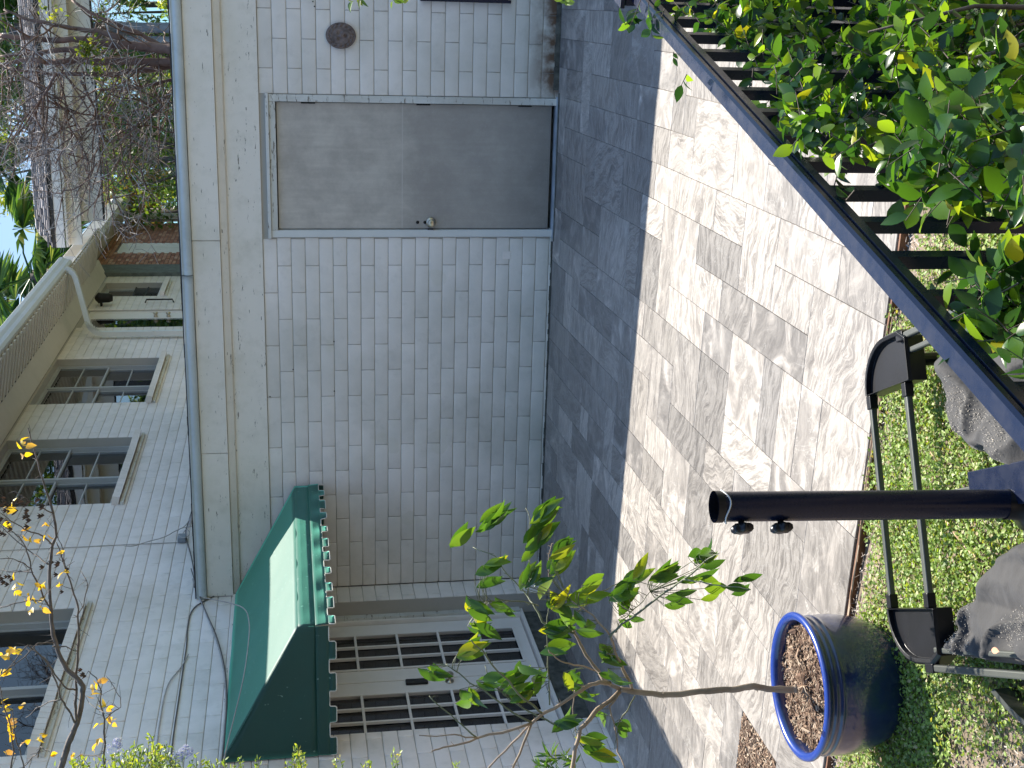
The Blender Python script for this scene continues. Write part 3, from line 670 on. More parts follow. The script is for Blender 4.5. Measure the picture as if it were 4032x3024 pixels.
# eaves of the house
mb = MB().prism([(WX - .01, 4.7, 4.935), (-4.25, 4.7, 5.05), (-4.25, 4.7, 5.075), (WX - .01, 4.7, 4.965)], (0, 16.9, 0), 0); mb.build('soffit_board', 'soffit_trim', hs)
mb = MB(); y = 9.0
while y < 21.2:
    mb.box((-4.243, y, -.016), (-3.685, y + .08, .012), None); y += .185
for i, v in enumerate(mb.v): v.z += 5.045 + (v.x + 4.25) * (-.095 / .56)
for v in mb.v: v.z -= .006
stuff(mb.build('soffit_ribs', 'soffit_trim', hs))
mb = MB().prism([(-4.25, 4.7, 5.056), (-3.67, 4.7, 4.958), (-3.67, 4.7, 4.99), (-4.25, 4.7, 5.09)], (0, 16.6, 0), 0); mb.build('soffit_panel', 'soffit_trim', hs)
y = 12.0   # dark vent slots along the inner edge
while y < 18.3: MB().box((-4.262, y, 5.036), (-4.247, y + .09, 5.044)).build('vent_slot', 'vent_gap', hs); y += .15
gp = [(-3.70, 4.965), (-3.64, 4.955), (-3.615, 4.985), (-3.605, 5.03), (-3.585, 5.07), (-3.58, 5.115), (-3.595, 5.13), (-3.60, 5.118), (-3.70, 5.118)]
mb = MB().prism([(x, 4.7, z) for x, z in gp], (0, 13.72, 0), 0); mb.build('gutter', 'metal_white', hs)
mb = MB().prism([(-3.68, 4.5, 5.135), (-9.6, 4.5, 7.1), (-9.6, 4.5, 7.0), (-3.68, 4.5, 5.10)], (0, 13.9, 0), 0); mb.build('roof', 'shingle_gap', hs)
# downspout with crimped elbows
def squaretube(mb, pts, a, b):
    pts = [Vector(p) for p in pts]
    n0 = len(mb.v)
    for i, p in enumerate(pts):
        d = (pts[min(i + 1, len(pts) - 1)] - pts[max(i - 1, 0)]).normalized(); s = Vector((0, 1, 0)); u = d.cross(s).normalized()
        mb.v += [p + s * a + u * b, p - s * a + u * b, p - s * a - u * b, p + s * a - u * b]
    for i in range(len(pts) - 1):
        for k in range(4): q = n0 + 4 * i + k; r_ = n0 + 4 * i + (k + 1) % 4; mb.f.append((q, r_, r_ + 4, q + 4))
    mb.f += [(n0 + 3, n0 + 2, n0 + 1, n0), tuple(n0 + 4 * (len(pts) - 1) + k for k in range(4))]
mb = MB(); DY = 17.42
path = [(-3.64, DY + .45, 4.96), (-3.66, DY + .44, 4.90), (-3.70, DY + .42, 4.855), (-3.76, DY + .40, 4.825), (-4.28, DY + .06, 4.66), (-4.36, DY + .02, 4.62), (-4.42, DY, 4.55), (-4.44, DY, 4.47), (-4.44, DY, 2.6)]
squaretube(mb, path, .042, .032); mb.build('downspout', 'metal_white', hs)
mb = MB()
for k in range(9): t = k / 8; mb.box((-3.66 - .13 * t - .037, DY + .40, 4.93 - .12 * t), (-3.66 - .13 * t + .037, DY + .49, 4.936 - .12 * t), Matrix.Rotation(-.9 + t * .2, 3, 'Y'))
for k in range(8): t = k / 7; mb.box((-4.30 - .13 * t - .037, DY - .046, 4.65 - .16 * t), (-4.30 - .13 * t + .037, DY + .046, 4.656 - .16 * t), Matrix.Rotation(-.5 + t * .5, 3, 'Y'))
for z in (3.78,): mb.box((-4.475, DY - .05, z), (-4.40, DY + .05, z + .03))
mb.build('downspout_crimps', 'metal_white', hs)

# French doors under the awning
xd = WX - .17
MB().box((xd - .12, 7.25, .19), (xd + .035, 9.13, .215)).build('door_sill', 'trim_clean', hs)
MB().box((xd - .10, 7.25, -.2), (xd + .0, 9.13, .19)).build('step_riser', 'grime', hs)
for (a, b) in ((9.052, 9.13), (7.25, 7.285)):
    MB().box((xd - .11, a, .215), (xd + .03, b, 2.26)).build('door_jamb', 'trim_clean', hs)
MB().box((xd - .11, 7.285, 2.20), (xd + .03, 9.052, 2.26)).build('door_head', 'trim_clean', hs)
MB().box((xd + .031, 9.075, .215), (xd + .05, 9.129, 2.255)).build('brick_moulding', 'frame_old', hs)
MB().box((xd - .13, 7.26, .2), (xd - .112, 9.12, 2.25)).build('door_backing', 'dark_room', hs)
for (a, b, knob) in ((8.178, 9.044, False), (7.293, 8.168, True)):
    ga, gb, gc, gd = a + .16, b - .165, .28 + .02, 1.86 + .19
    mb = MB(); x0, x1 = xd - .045, xd
    mb.box((x0, a, .222), (x1, ga, 2.19)); mb.box((x0, gb, .222), (x1, b, 2.19)); mb.box((x0, ga, .222), (x1, gb, gc)); mb.box((x0, ga, gd), (x1, gb, 2.19))
    dl = bevel(mb.build('french_door', 'trim_clean', hs), .004)
    mb = MB(); t = .018
    for (p, q, r_, s_) in ((ga, ga + t, gc, gd), (gb - t, gb, gc, gd), (ga + t, gb - t, gc, gc + t), (ga + t, gb - t, gd - t, gd)): mb.box((x1 + .0005, p, r_), (x1 + .008, q, s_))
    mb.build('glazing_bead', 'trim_clean', dl)
    nz = 5; zz = [gc + (1.535 + .316 - gc) * 0 + (.0) for _ in range(1)]
    zs = [gc + t, .587, .902, 1.218, 1.535, 1.851, gd - t]
    ys_ = [ga + t + (gb - ga - 2 * t) * k / 3 for k in range(4)]
    for y in ys_[1:3]: MB().box((xd - .014, y - .009, zs[0]), (xd + .006, y + .009, zs[-1])).build('muntin', 'trim_clean', dl)
    for z in zs[1:-1]: MB().box((xd - .013, ys_[0], z - .009), (xd + .005, ys_[-1], z + .009)).build('muntin', 'trim_clean', dl)
    for i in range(3):
        for k in range(6): MB().box((xd - .024, ys_[i] + .0005, zs[k] + .0005), (xd - .019, ys_[i + 1] - .0005, zs[k + 1] - .0005)).build('pane', 'door_glass', dl)
    if knob:
        bevel(MB().box((xd + .0008, 8.09, 1.055), (xd + .024, 8.15, 1.215)).build('lock_keypad', 'black_plastic', dl), .008, 3)
        s = MB().lathe([(0, 0), (.032, 0), (.03, .008), (.012, .012), (.012, .035), (.028, .045), (.03, .06), (.02, .07), (0, .072)], 20)
        MB().add([Vector((xd + .001, 8.115, .90)) + Matrix.Rotation(math.pi / 2, 3, 'Y') @ v for v in s.v], s.f).build('door_knob', 'brass', dl, True)

# ------------------------------------------------------------------ awning
aw = thing('awning', 'green canvas awning with square-cut scalloped valance over the French doors', 'awning', (WX, 8.16, 1.74))
AX, A0, A1 = -3.61, 7.0, 9.33; ZB, ZF, ZS, ZV = 2.44, 1.965, 1.862, 1.742
bx = WX + .012
def grid(mb, a, b, c, d, nu, nv, disp=None):
    a, b, c, d = map(Vector, (a, b, c, d)); n0 = len(mb.v); nrm = (b - a).cross(d - a).normalized()
    for j in range(nv + 1):
        for i in range(nu + 1):
            u, v = i / nu, j / nv; p = (a * (1 - u) + b * u) * (1 - v) + (d * (1 - u) + c * u) * v
            if disp: p = p + nrm * disp(u, v)
            mb.v.append(p)
    for j in range(nv):
        for i in range(nu): q = n0 + j * (nu + 1) + i; mb.f.append((q, q + 1, q + nu + 2, q + nu + 1))
sagf = lambda u, v: -.012 * math.sin(math.pi * u) * math.sin(math.pi * v) + .002 * noise.noise(Vector((u * 9, v * 5, 1)))
def solid(o, t=.003): m_ = o.modifiers.new('solid', 'SOLIDIFY'); m_.thickness = t; m_.offset = -1; return o
mb = MB(); grid(mb, (AX, A0, ZF), (AX, A1, ZF), (bx, A1, ZB), (bx, A0, ZB), 40, 16, sagf); solid(B(mb, 'top_panel', 'awning', aw, True))
for y, s in ((A0, 1), (A1, -1)):
    mb = MB(); pts = [(bx, y, ZS), (AX, y, ZS), (AX, y, ZF), (bx, y, ZB)]; grid(mb, *pts, 14, 10, lambda u, v: .004 * math.sin(7 * u + 3 * v) * math.sin(math.pi * u)); solid(B(mb, 'side_panel', 'awning', aw, True), .003)
mb = MB(); grid(mb, (AX, A0, ZS), (AX, A1, ZS), (AX, A1, ZF), (AX, A0, ZF), 60, 3, lambda u, v: .003 * noise.noise(Vector((u * 14, v * 2, 0)))); solid(B(mb, 'front_band', 'awning', aw, True))
def valance(p0, p1, n, out, name):
    """hanging strip with square tabs; ruffled slightly, bound in cream piping"""
    p0, p1 = Vector(p0), Vector(p1); W = (p1 - p0).length; d = (p1 - p0) / W; out = Vector(out); mb = MB(); pitch = W / n; prof = []; nu = n * 12
    def rip(s, z): k = (ZS - z) / .12; return out * (.004 + k * (.011 * math.sin(s * 19 + 1) + .013 * noise.noise(Vector((s * 4.3, 2, z * 9)))))
    low = lambda s: ZV if (s / pitch) % 1 < .54 else ZV + .042
    cols = []
    for i in range(nu + 1):
        s = W * i / nu; col = []
        for k in range(5): z = ZS + (ZV + .042 - ZS) * k / 4; mb.v.append(p0 + d * s + rip(s, z) + Vector((0, 0, z - p0.z))); 
        cols.append(len(mb.v) - 5)
    for i in range(nu):
        for k in range(4): a = cols[i] + k; b = cols[i + 1] + k; mb.f.append((a, b, b + 1, a + 1))
    path = []
    for t in range(n):
        s0 = t * pitch; s1 = s0 + pitch * .54; n0 = len(mb.v); m_ = 6
        for i in range(m_ + 1):
            s = s0 + (s1 - s0) * i / m_
            for z in (ZV + .042, ZV + .02, ZV + (.006 if i in (0, m_) else 0)): mb.v.append(p0 + d * s + rip(s, z) + Vector((0, 0, z - p0.z)))
        for i in range(m_):
            for k in range(2): a = n0 + 3 * i + k; mb.f.append((a, a + 3, a + 4, a + 1))
        F = lambda s, z: p0 + d * s + rip(s, z) + Vector((0, 0, z - p0.z))
        path += [F(s0 + .001, ZV + .038), F(s0 + .001, ZV + .008), F(s0 + .008, ZV)] + [F(s0 + (s1 - s0) * q, ZV) for q in (.3, .6)] + [F(s1 - .008, ZV), F(s1, ZV + .008), F(s1, ZV + .036), F(s1 + .008, ZV + .042), F(s0 + pitch - .008, ZV + .042)]
    solid(B(mb, name, 'awning', aw, True), .002); B(MB().tube(path, .0035, 5), 'piping', 'piping', aw, True)
valance((AX, A0, ZS), (AX, A1, ZS), 10, (1, 0, 0), 'front_valance')
valance((WX + .02, A0, ZS), (AX, A0, ZS), 4, (0, -1, 0), 'side_valance')
valance((AX, A1, ZS), (WX + .02, A1, ZS), 4, (0, 1, 0), 'side_valance')
fr_ = MB(); r_ = .010
for a_, b_ in (((AX - .014, A0 + .014, ZF - .014), (AX - .014, A1 - .014, ZF - .014)), ((AX - .014, A0 + .014, ZS), (AX - .014, A1 - .014, ZS)), ((bx, A0 + .014, ZS), (AX - .014, A0 + .014, ZS)), ((bx, A1 - .014, ZS), (AX - .014, A1 - .014, ZS)), ((bx, A0 + .014, ZB - .016), (AX - .014, A0 + .014, ZF - .014)), ((bx, A1 - .014, ZB - .016), (AX - .014, A1 - .014, ZF - .014)), ((AX - .014, A0 + .014, ZF - .014), (AX - .014, A0 + .014, ZS)), ((AX - .014, A1 - .014, ZF - .014), (AX - .014, A1 - .014, ZS))): fr_.tube([a_, b_], r_, 6)
B(fr_, 'frame', 'flash', aw)
B(MB().box((WX + .001, A0, ZB - .01), (WX + .014, A1, ZB + .018)), 'wall_strip', 'trim', aw)

# ------------------------------------------------------------------ cables on the wall
def r3(X, Y): return (X / 1.476, 1900 + Y / 1.476)
def cable(pts, r, m, lab, off=.012, sm=1):
    p = [onX(*r3(*q[:2]), WX + (q[2] if len(q) > 2 else off)) for q in pts]
    # smooth
    for _ in range(2):
        q = [p[0]]
        for a, b in zip(p, p[1:]): q += [a * .75 + b * .25, a * .25 + b * .75]
        p = q + [p[-1]]
    o = MB().tube(p, r, 6).build('wall_cable', m, None, True); tag(o, lab, 'cable', 'cables strung on the white house wall'); return o
cable([(-200, 410), (0, 395), (400, 378), (700, 362), (1030, 348)], .0035, 'cable', 'thin straight cable running up the white wall to the grey junction box', .006)
cable([(1120, 560), (1150, 640), (1190, 740), (1250, 890), (1300, 1060), (1315, 1250), (1300, 1480), (1275, 1700)], .006, 'cable', 'thick pale cable bundle sagging beside the awning top', .02)
cable([(1110, 500), (1160, 660), (1200, 760), (1265, 900), (1312, 1090), (1322, 1280), (1308, 1470), (1290, 1700)], .004, 'cable_dark', 'dark cable lying beside the pale bundle at the awning top', .03)
cable([(1135, 660), (1240, 680, .03), (1340, 700, .2), (1430, 730, .4), (1452, 820, .55), (1445, 930, .5), (1420, 1120, .40), (1370, 1330, .25), (1310, 1560, .1), (1285, 1700, .03)], .004, 'cable', 'single loose cable looping over the green awning', .02)
cable([(1380, 625), (1290, 640), (1200, 680), (1110, 735), (1088, 850), (1085, 950), (1070, 1040), (1040, 1250), (1005, 1480), (985, 1700)], .005, 'cable_dark', 'dark conduit dropping down the wall left of the awning', .008)
cable([(1095, 1000), (1050, 1080), (985, 1150), (955, 1230), (935, 1350), (915, 1480), (900, 1700)], .004, 'cable', 'pale branch cable leaving the dark conduit on the wall', .010)
cable([(1112, 190), (1080, 255), (1020, 280), (960, 318), (850, 345), (775, 372), (725, 370)], .004, 'cable', 'frayed cable end reaching across the wall from the junction box', .03)
cable([(1118, 150), (1095, 230), (1075, 290), (1090, 350), (1115, 440), (1135, 560), (1130, 610)], .005, 'cable_dark', 'tangled dark cable passing behind the junction box', .025)
cable([(1120, 255), (1060, 262), (1020, 285), (1062, 330), (1110, 300), (1085, 265), (1060, 300)], .003, 'cable', 'coiled thin cable at the junction box', .05)
jb = onX(*r3(1058, 340), WX); o = bevel(MB().box((0, -.05, -.035), (.05, .05, .035)).build('junction_box', 'box_metal', None), .006); o.location = jb + Vector((.001, 0, 0)); tag(o, 'small grey electrical junction box on the upper house wall', 'electrical box')
# ------------------------------------------------------------------ black railing
RA = Vector((-.021, 2.805, 1.2)); RB = Vector((-.450, 1.181, 1.2)); ru = (RB - RA).normalized(); rn = Vector((-ru.y, ru.x, 0))
if rn.x < 0: rn = -rn      # towards the porch side
rl = thing('railing', 'black metal porch railing crossing the lower right of the view', 'railing', (-.2, 1.9, .2))
def rp(s, n, z): return RA + ru * s + rn * n + Vector((0, 0, z - 1.2))
prf = [(0.0, 1.170), (0.0, 1.197), (.004, 1.2015), (.028, 1.2015), (.032, 1.197), (.032, 1.190), (.0285, 1.1885), (.0285, 1.1855), (.032, 1.184), (.032, 1.170)]
mb = MB(); s0, s1 = -.10, 2.9; mb.prism([rp(s0, n, z) for n, z in prf], ru * (s1 - s0), 0); B(mb, 'top_rail', 'rail', rl)
mb = MB(); mb.prism([rp(s0, n, z) for n, z in ((.004, .25), (.004, .28), (.030, .28), (.030, .25))], ru * (s1 - s0), 0); B(mb, 'bottom_rail', 'rail', rl)
bq = MB(); hb = .0095
sb = .325 - .1144 * 3
k = 0
while sb < s1:
    mb = MB(); mb.prism([rp(sb - hb, .017 - hb, .2805), rp(sb + hb, .017 - hb, .2805), rp(sb + hb, .017 + hb, .2805), rp(sb - hb, .017 + hb, .2805)], (0, 0, 1.1695 - .2805), 0)
    B(mb, 'baluster', 'rail', rl); sb += .1144
mb = MB(); c = rp(-.135, .016, 0); q = .024
mb.prism([rp(-.135 - q, .016 - q, .0), rp(-.135 + q, .016 - q, .0), rp(-.135 + q, .016 + q, .0), rp(-.135 - q, .016 + q, .0)], (0, 0, 1.215), 0); bevel(B(mb, 'post', 'rail', rl), .003)
mb = MB(); q = .029; mb.prism([rp(-.135 - q, .016 - q, 1.2155), rp(-.135 + q, .016 - q, 1.2155), rp(-.135 + q, .016 + q, 1.2155), rp(-.135 - q, .016 + q, 1.2155)], (0, 0, .012), 0); bevel(B(mb, 'post_cap', 'rail', rl), .003)

# ------------------------------------------------------------------ umbrella base with its mast and sandbags
E1 = Vector((-.893, -.450, 0)); E2 = Vector((.45, -.893, 0)); O_ = Vector((-1.214, 3.77, 0)); 
def ep(s, t, z=0): return O_ + E1 * s + E2 * t + Vector((0, 0, z))
ub = thing('umbrella_base', 'dark metal umbrella base frame with rounded plastic corners and an empty upright tube', 'umbrella base', tuple(ep(.37, .5, -.1)))
zt = .10
def bar(a, b, w, h, z, name='frame_tube', m='tube', bv=.005):
    a, b = ep(*a), ep(*b); d = (b - a).normalized(); s = Vector((-d.y, d.x, 0)) * w / 2; mb = MB()
    mb.prism([a - s + Vector((0, 0, z - h)), a + s + Vector((0, 0, z - h)), a + s + Vector((0, 0, z)), a - s + Vector((0, 0, z))], b - a, 0); return bevel(B(mb, name, m, ub), bv, 3)
bar((.0, .012), (.69, .012), .021, .02, zt); bar((-.0, .262), (.69, .262), .024, .02, zt)
bar((-.145, .24), (-.145, 1.55), .022, .02, zt); bar((.868, .21), (.868, 1.55), .022, .02, zt); bar((.815, .26), (.815, 1.55), .018, .018, zt - .005); bar((-.095, .28), (-.095, 1.55), .018, .018, zt - .005)
bar((.0, .79), (.74, .79), .05, .02, zt - .035); bar((.37, .33), (.37, 1.5), .05, .02, zt - .057)
for a, b in (((-.0, .012), (.045, .012)), ((.645, .012), (.69, .012)), ((.645, .262), (.69, .262)), ((.0, .262), (.045, .262)), ((-.145, .245), (-.145, .29)), ((.868, .215), (.868, .262))): bar(a, b, .029, .028, zt + .004, 'tube_sleeve', 'black_plastic', .003)
def corner(s0, sg, name='corner_cap'):
    pts = []
    R_ = .17
    for k in range(11):
        a = math.pi / 2 * k / 10; pts.append((s0 + sg * (R_ * math.sin(a)), R_ - R_ * math.cos(a) - .004))
    pts += [(s0 + sg * R_, .26), (s0 + sg * (R_ - .03), .31), (s0, .31)]
    mb = MB(); inner = [(s0 + (s - s0) * .86 + sg * .004, .014 + (t) * .93) for s, t in pts]; n = len(pts)
    for P_, z in ((pts, zt - .055), (pts, zt - .004), ([(s + (i[0] - s) * .35, t + (i[1] - t) * .35) for (s, t), i in zip(pts, inner)], zt + .008), (inner, zt + .006), (inner, zt - .012)): mb.v += [ep(s, t, z) for s, t in P_]
    for r_ in range(4):
        for i in range(n): a = r_ * n + i; b = r_ * n + (i + 1) % n; mb.f.append((a, b, b + n, a + n))
    mb.f.append(tuple(range(4 * n, 5 * n))); mb.f.append(tuple(range(n - 1, -1, -1))); o = B(mb, name, 'black_plastic', ub, False); bevel(o, .003, 2); return o
corner(0.0, -1); corner(.69, 1)
for s, t in ((-.1, .12), (.79, .12), (-.1, 1.4), (.79, 1.4)):
    p = ep(s, t, 0); B(MB().tube([p + Vector((0, 0, -.20)), p + Vector((0, 0, zt - .055))], .022, 12), 'foot', 'black_plastic', ub)
# mast: open steel tube leaning a little, two star knobs
Pb = Vector((-1.233, 2.87, .06)); Pt = Vector((-1.207, 2.872, .928)); r0 = .0385; ax = (Pt - Pb).normalized()
mb = MB(); mb.tube([Pb, Pt], r0, 40, cap=False); B(MB().tube([Pt - ax * .0005, Pt - ax * .4], r0 - .004, 40, cap=False), 'mast_inside', 'black_plastic', ub, True)
B(mb, 'mast', 'rail', ub, True)
mb = MB(); mb.tube([Pt - ax * .02, Pt - ax * .0], r0 + .0022, 40, cap=False); B(mb, 'mast_collar', 'black_plastic', ub, True)
ring = []; 
for k in range(25): a = -1.9 + 3.9 * k / 24; ring.append(Pt - ax * (.026 + .006 * math.sin(a * 3)) + Vector((math.cos(a - 1.4), math.sin(a - 1.4), 0)) * (r0 + .0035))
B(MB().tube(ring, .0022, 5), 'wire_ring', 'metal_white', ub, True)
for z in (.861, .756):
    base = Pb + ax * ((z - Pb.z) / ax.z); d = Vector((-.80, -.60, 0)).normalized(); mb = MB(); rot = d.to_track_quat('Z', 'Y').to_matrix()
    n_ = 48; prof = [(.008, .03), (.008, .044), (.020, .046), (.026, .052), (.026, .062), (.02, .068), (.0, .069)]
    for r_, h in prof:
        for k in range(n_):
            a = 2 * math.pi * k / n_; rr = r_ * (1 + (.13 * math.cos(6 * a) if r_ > .012 else 0)); mb.v.append(base + rot @ Vector((rr * math.cos(a), rr * math.sin(a), h)))
    for i in range(len(prof) - 1):
        for k in range(n_): a = i * n_ + k; b = i * n_ + (k + 1) % n_; mb.f.append((a, b, b + n_, a + n_))
    B(mb, 'star_knob', 'black_plastic', ub, True)
s = MB().lathe([(r0 + .001, .10), (r0 + .004, .06), (.055, .045), (.075, .035), (.078, .0), (.0, .0)], 40); B(MB().add([v + Pb + Vector((0, 0, -.03)) for v in s.v], s.f), 'mast_flange', 'black_plastic', ub, True)
mb = MB(); pts = []
pa = onZ(3960, 2075, .05); 
bar((.37, .60), (.37, 1.5), .11, .012, zt + .012, 'cross_plate', 'rail', .003)
# sandbags
def pdist(p, P_):
    d = 9
    for a, b in zip(P_, P_[1:] + P_[:1]):
        ab = b - a; t = max(0, min(1, (p - a).dot(ab) / ab.length_squared)); d = min(d, (p - a - ab * t).length)
    return d
def bag(poly, label, seed):
    W = [onZ(x, y, .10).to_2d() for x, y in poly]; rs_ = .0075; xs = [p.x for p in W]; ys = [p.y for p in W]; idx = {}; mb = MB()
    nx = int((max(xs) - min(xs)) / rs_) + 1; ny = int((max(ys) - min(ys)) / rs_) + 1
    Wl = [(p.x, p.y) for p in W]
    def h(x, y):
        p = Vector((x, y)); d = pdist(p, W); k = min(1, d / .05); base = -.08 + .155 * math.sin(k * 1.5708) ** .8
        q = Vector((x * 5.5 + seed, y * 5.5, seed)); fold = abs(noise.noise(Vector((x * 6 + y * 3 + seed, y * 2.6, 2)))) * .05 + noise.noise(q) * .025 - abs(noise.noise(Vector((x * 13, y * 9 + seed, 7)))) * .012
        wq = Vector((x * 3 + seed, y * 3, 1)); wx = noise.noise(wq) * .35; rdg = (1 - abs(noise.noise(Vector(((x + wx) * 3.6, (y - wx) * 2.8, seed + 3)))) * 2.0); fold += max(0, rdg) ** 3 * .032
        return base + fold * min(1, d / .03) + .004 * noise.noise(Vector((x * 30, y * 30, seed))) * k
    for j in range(ny + 1):
        for i in range(nx + 1):
            x, y = min(xs) + i * rs_, min(ys) + j * rs_
            if inpoly(x, y, Wl): idx[i, j] = len(mb.v); mb.v.append(Vector((x, y, h(x, y))))
    for (i, j), a in idx.items():
        if (i + 1, j) in idx and (i, j + 1) in idx and (i + 1, j + 1) in idx: mb.f.append((a, idx[i + 1, j], idx[i + 1, j + 1], idx[i, j + 1]))
    o = mb.build('sandbag', 'bag', None, True); o.modifiers.new('solid', 'SOLIDIFY').thickness = .004
    cx, cy = sum(xs) / len(xs), sum(ys) / len(ys)
    tag(o, label, 'sandbag')
    g = MB()   # spilled sand lying in the folds
    rb = random.Random(seed)
    vs = list(mb.v)
    for _ in range(5200):
        v = rb.choice(vs); n_ = noise.noise(Vector((v.x * 6, v.y * 6, seed * 2)))
        if n_ < .08 + rb.random() * .35: continue
        p = v + Vector((rb.uniform(-.006, .006), rb.uniform(-.006, .006), .004)); q = rb.uniform(.0009, .0024)
        g.add([p + Vector((q, 0, 0)), p + Vector((-q * .6, q, 0)), p + Vector((-q * .6, -q, 0)), p + Vector((0, 0, q * .6))], [(0, 1, 3), (1, 2, 3), (2, 0, 3)])
    st = g.build('sand', 'sand', None); stuff(st); st.parent = o
    return o
bagL = bag([(3930, 2110), (3870, 2150), (3815, 2230), (3780, 2320), (3720, 2400), (3690, 2470), (3690, 2535), (3700, 2590), (3750, 2612), (3900, 2645), (4032, 2660), (4200, 2660), (4250, 2400), (4200, 2120), (4032, 2080)], 'wrinkled black weight bag sprinkled with sand, beside the blue pot', 3)
bagR = bag([(3620, 1400), (3635, 1480), (3660, 1560), (3700, 1650), (3740, 1740), (3795, 1812), (3850, 1800), (3900, 1838), (3990, 1900), (4200, 2000), (4300, 1500), (4200, 1250), (3900, 1220), (3700, 1310)], 'smooth grey black weight bag seen through the railing', 9)
v, f = leafmesh('w', 1, .4, .1, .2); p = onZ(3935, 2565, .135); o = MB().add(place(v, rmat(p, (-.3, .8, .1), .045, .2)), f).build('dry_leaf', D.materials.get('x') or simple('orange_dry_leaf', (.62, .27, .16), .7), None); tag(o, 'small orange dry leaf lying on the sandy weight bag', 'leaf')
# curved strap and thin post beyond the pot
mb = MB(); pts = [onZ(3850, 2720, .02), onZ(3900, 2780, .02), onZ(3950, 2830, .02), onZ(4000, 2868, .02), onZ(4070, 2890, .02)]
for i, p_ in enumerate(pts):
    mb.v += [p_ + Vector((-.016, .016, -.14)), p_ + Vector((-.014, .014, -.05)), p_ + Vector((.008, -.008, -.045)), p_ + Vector((.010, -.010, -.14))]
for i in range(len(pts) - 1):
    for k in range(3): a = 4 * i + k; mb.f.append((a, a + 1, a + 5, a + 4))
o = mb.build('garden_strap', 'tube', None); tag(o, 'flat dark curved strap lying in the ground cover beyond the blue pot', 'strap')

# ------------------------------------------------------------------ blue pot with a citrus tree
PC = Vector((-2.29, 3.79, -.13))
pot = thing('flower_pot', 'large glazed cobalt blue pot with bark mulch standing in the ground cover', 'pot', tuple(PC))
prof = [(0, .0), (.165, .0), (.178, .012), (.205, .06), (.232, .13), (.246, .20), (.248, .25), (.243, .288), (.246, .292), (.247, .298), (.242, .303), (.241, .312), (.244, .316), (.243, .322), (.238, .328), (.240, .336), (.256, .343), (.262, .352), (.258, .362), (.246, .366), (.232, .362), (.225, .350), (.222, .30), (.215, .2)]
o = MB().lathe(prof, 72).build('pot_body', 'glaze', None, True); o.parent = pot; sub(o, 1)
mb = MB(); n0 = 24
for i in range(n0 + 1):
    for k in range(48):
        r_ = .222 * i / n0; a = 2 * math.pi * k / 48; x, y = r_ * math.cos(a), r_ * math.sin(a); mb.v.append(Vector((x, y, .318 + .02 * noise.noise(Vector((x * 9, y * 9, 4))) + .012 * noise.noise(Vector((x * 30, y * 30, 1))))))
for i in range(n0):
    for k in range(48): a = i * 48 + k; b = i * 48 + (k + 1) % 48; mb.f.append((a, a + 48, b + 48, b))
o = mb.build('soil', 'soil', None, True); o.parent = pot
def chips(n, pos, smin, smax, rnd):
    g = MB()
    for _ in range(n):
        p = pos(); a = rnd.uniform(smin, smax); b = a * rnd.uniform(.18, .5); c = a * .12
        m_ = Matrix.Translation(p) @ Matrix.Rotation(rnd.uniform(0, 6.3), 4, 'Z') @ Matrix.Rotation(rnd.uniform(-.7, .7), 4, 'X') @ Matrix.Rotation(rnd.uniform(-.5, .5), 4, 'Y')
        vs = [Vector(q) for q in ((-a, -b * .6, 0), (a * .7, -b, 0), (a, b * .4, 0), (-a * .8, b, 0), (-a * .8, -b * .4, c), (a * .6, -b * .6, c * 1.4), (a * .8, b * .3, c), (-a * .6, b * .7, c * 1.2))]
        g.add([m_ @ q for q in vs], [(4, 5, 6, 7), (0, 1, 5, 4), (1, 2, 6, 5), (2, 3, 7, 6), (3, 0, 4, 7)])
    return g
rc = random.Random(3)
def potp():
    while True:
        x, y = rc.uniform(-.222, .222), rc.uniform(-.222, .222)
        if x * x + y * y < .221 ** 2: return Vector((x, y, .322 + .02 * noise.noise(Vector((x * 9, y * 9, 4))) + rc.uniform(-.002, .012)))
o = chips(3600, potp, .003, .012, rc).build('bark_mulch', 'chips', None); stuff(o); o.parent = pot
o = chips(50, potp, .012, .03, rc).build('bark_pieces', 'chips', None); stuff(o); o.parent = pot
# mulch square left open in the paving
def hp(): x, y = rc.uniform(-3.69, -3.09), rc.uniform(4.508, 4.922); return Vector((x, y, fz(x, y) - .012 + rc.uniform(0, .014)))
struct(MB().poly([(-3.69, 4.505, fz(-3.69, 4.505) - .004), (-3.09, 4.505, fz(-3.09, 4.505) - .004), (-3.09, 4.925, fz(-3.09, 4.925) - .004), (-3.69, 4.925, fz(-3.69, 4.925) - .004)]).build('planting_square', 'soil'))
g = chips(5200, hp, .004, .016, rc).build('mulch_patch', 'chips', None); stuff(g); tag(g, 'square patch of bark mulch left open in the stone paving', 'mulch')

YC = PC.y
ct = thing('citrus_tree', 'sparse young citrus tree with drooping green and yellow leaves growing in the blue pot', 'tree', (PC.x, YC, PC.z + .3))
TW = []
def br(pts, r0_, r1_, dy0=0, dy1=0, name='branch', m='trunk', seg=8, w=.05, rec=True):
    n = len(pts); P_ = [onY(x, y, YC + dy0 + (dy1 - dy0) * i / (n - 1)) for i, (x, y) in enumerate(pts)]
    if rec: TW.append((P_, r0_))
    Q = wob(P_, w, 2); k = len(Q) - 1; rr = [(r0_ + (r1_ - r0_) * i / k) * U(.93, 1.09) for i in range(k + 1)]
    if name == 'trunk': rr[0] *= 1.35
    B(MB().tube(Q, rr, seg), name, m, ct, True)
    # thorns and buds
    g = MB()
    for _ in range(max(2, len(Q) // 3)):
        i = random.randrange(1, len(Q)); g.tube([Q[i], Q[i] + rdir() * U(.008, .02)], [rr[i] * .45, .0006], 4)
    o = g.build('thorns', m, None); P(o, ct); stuff(o)
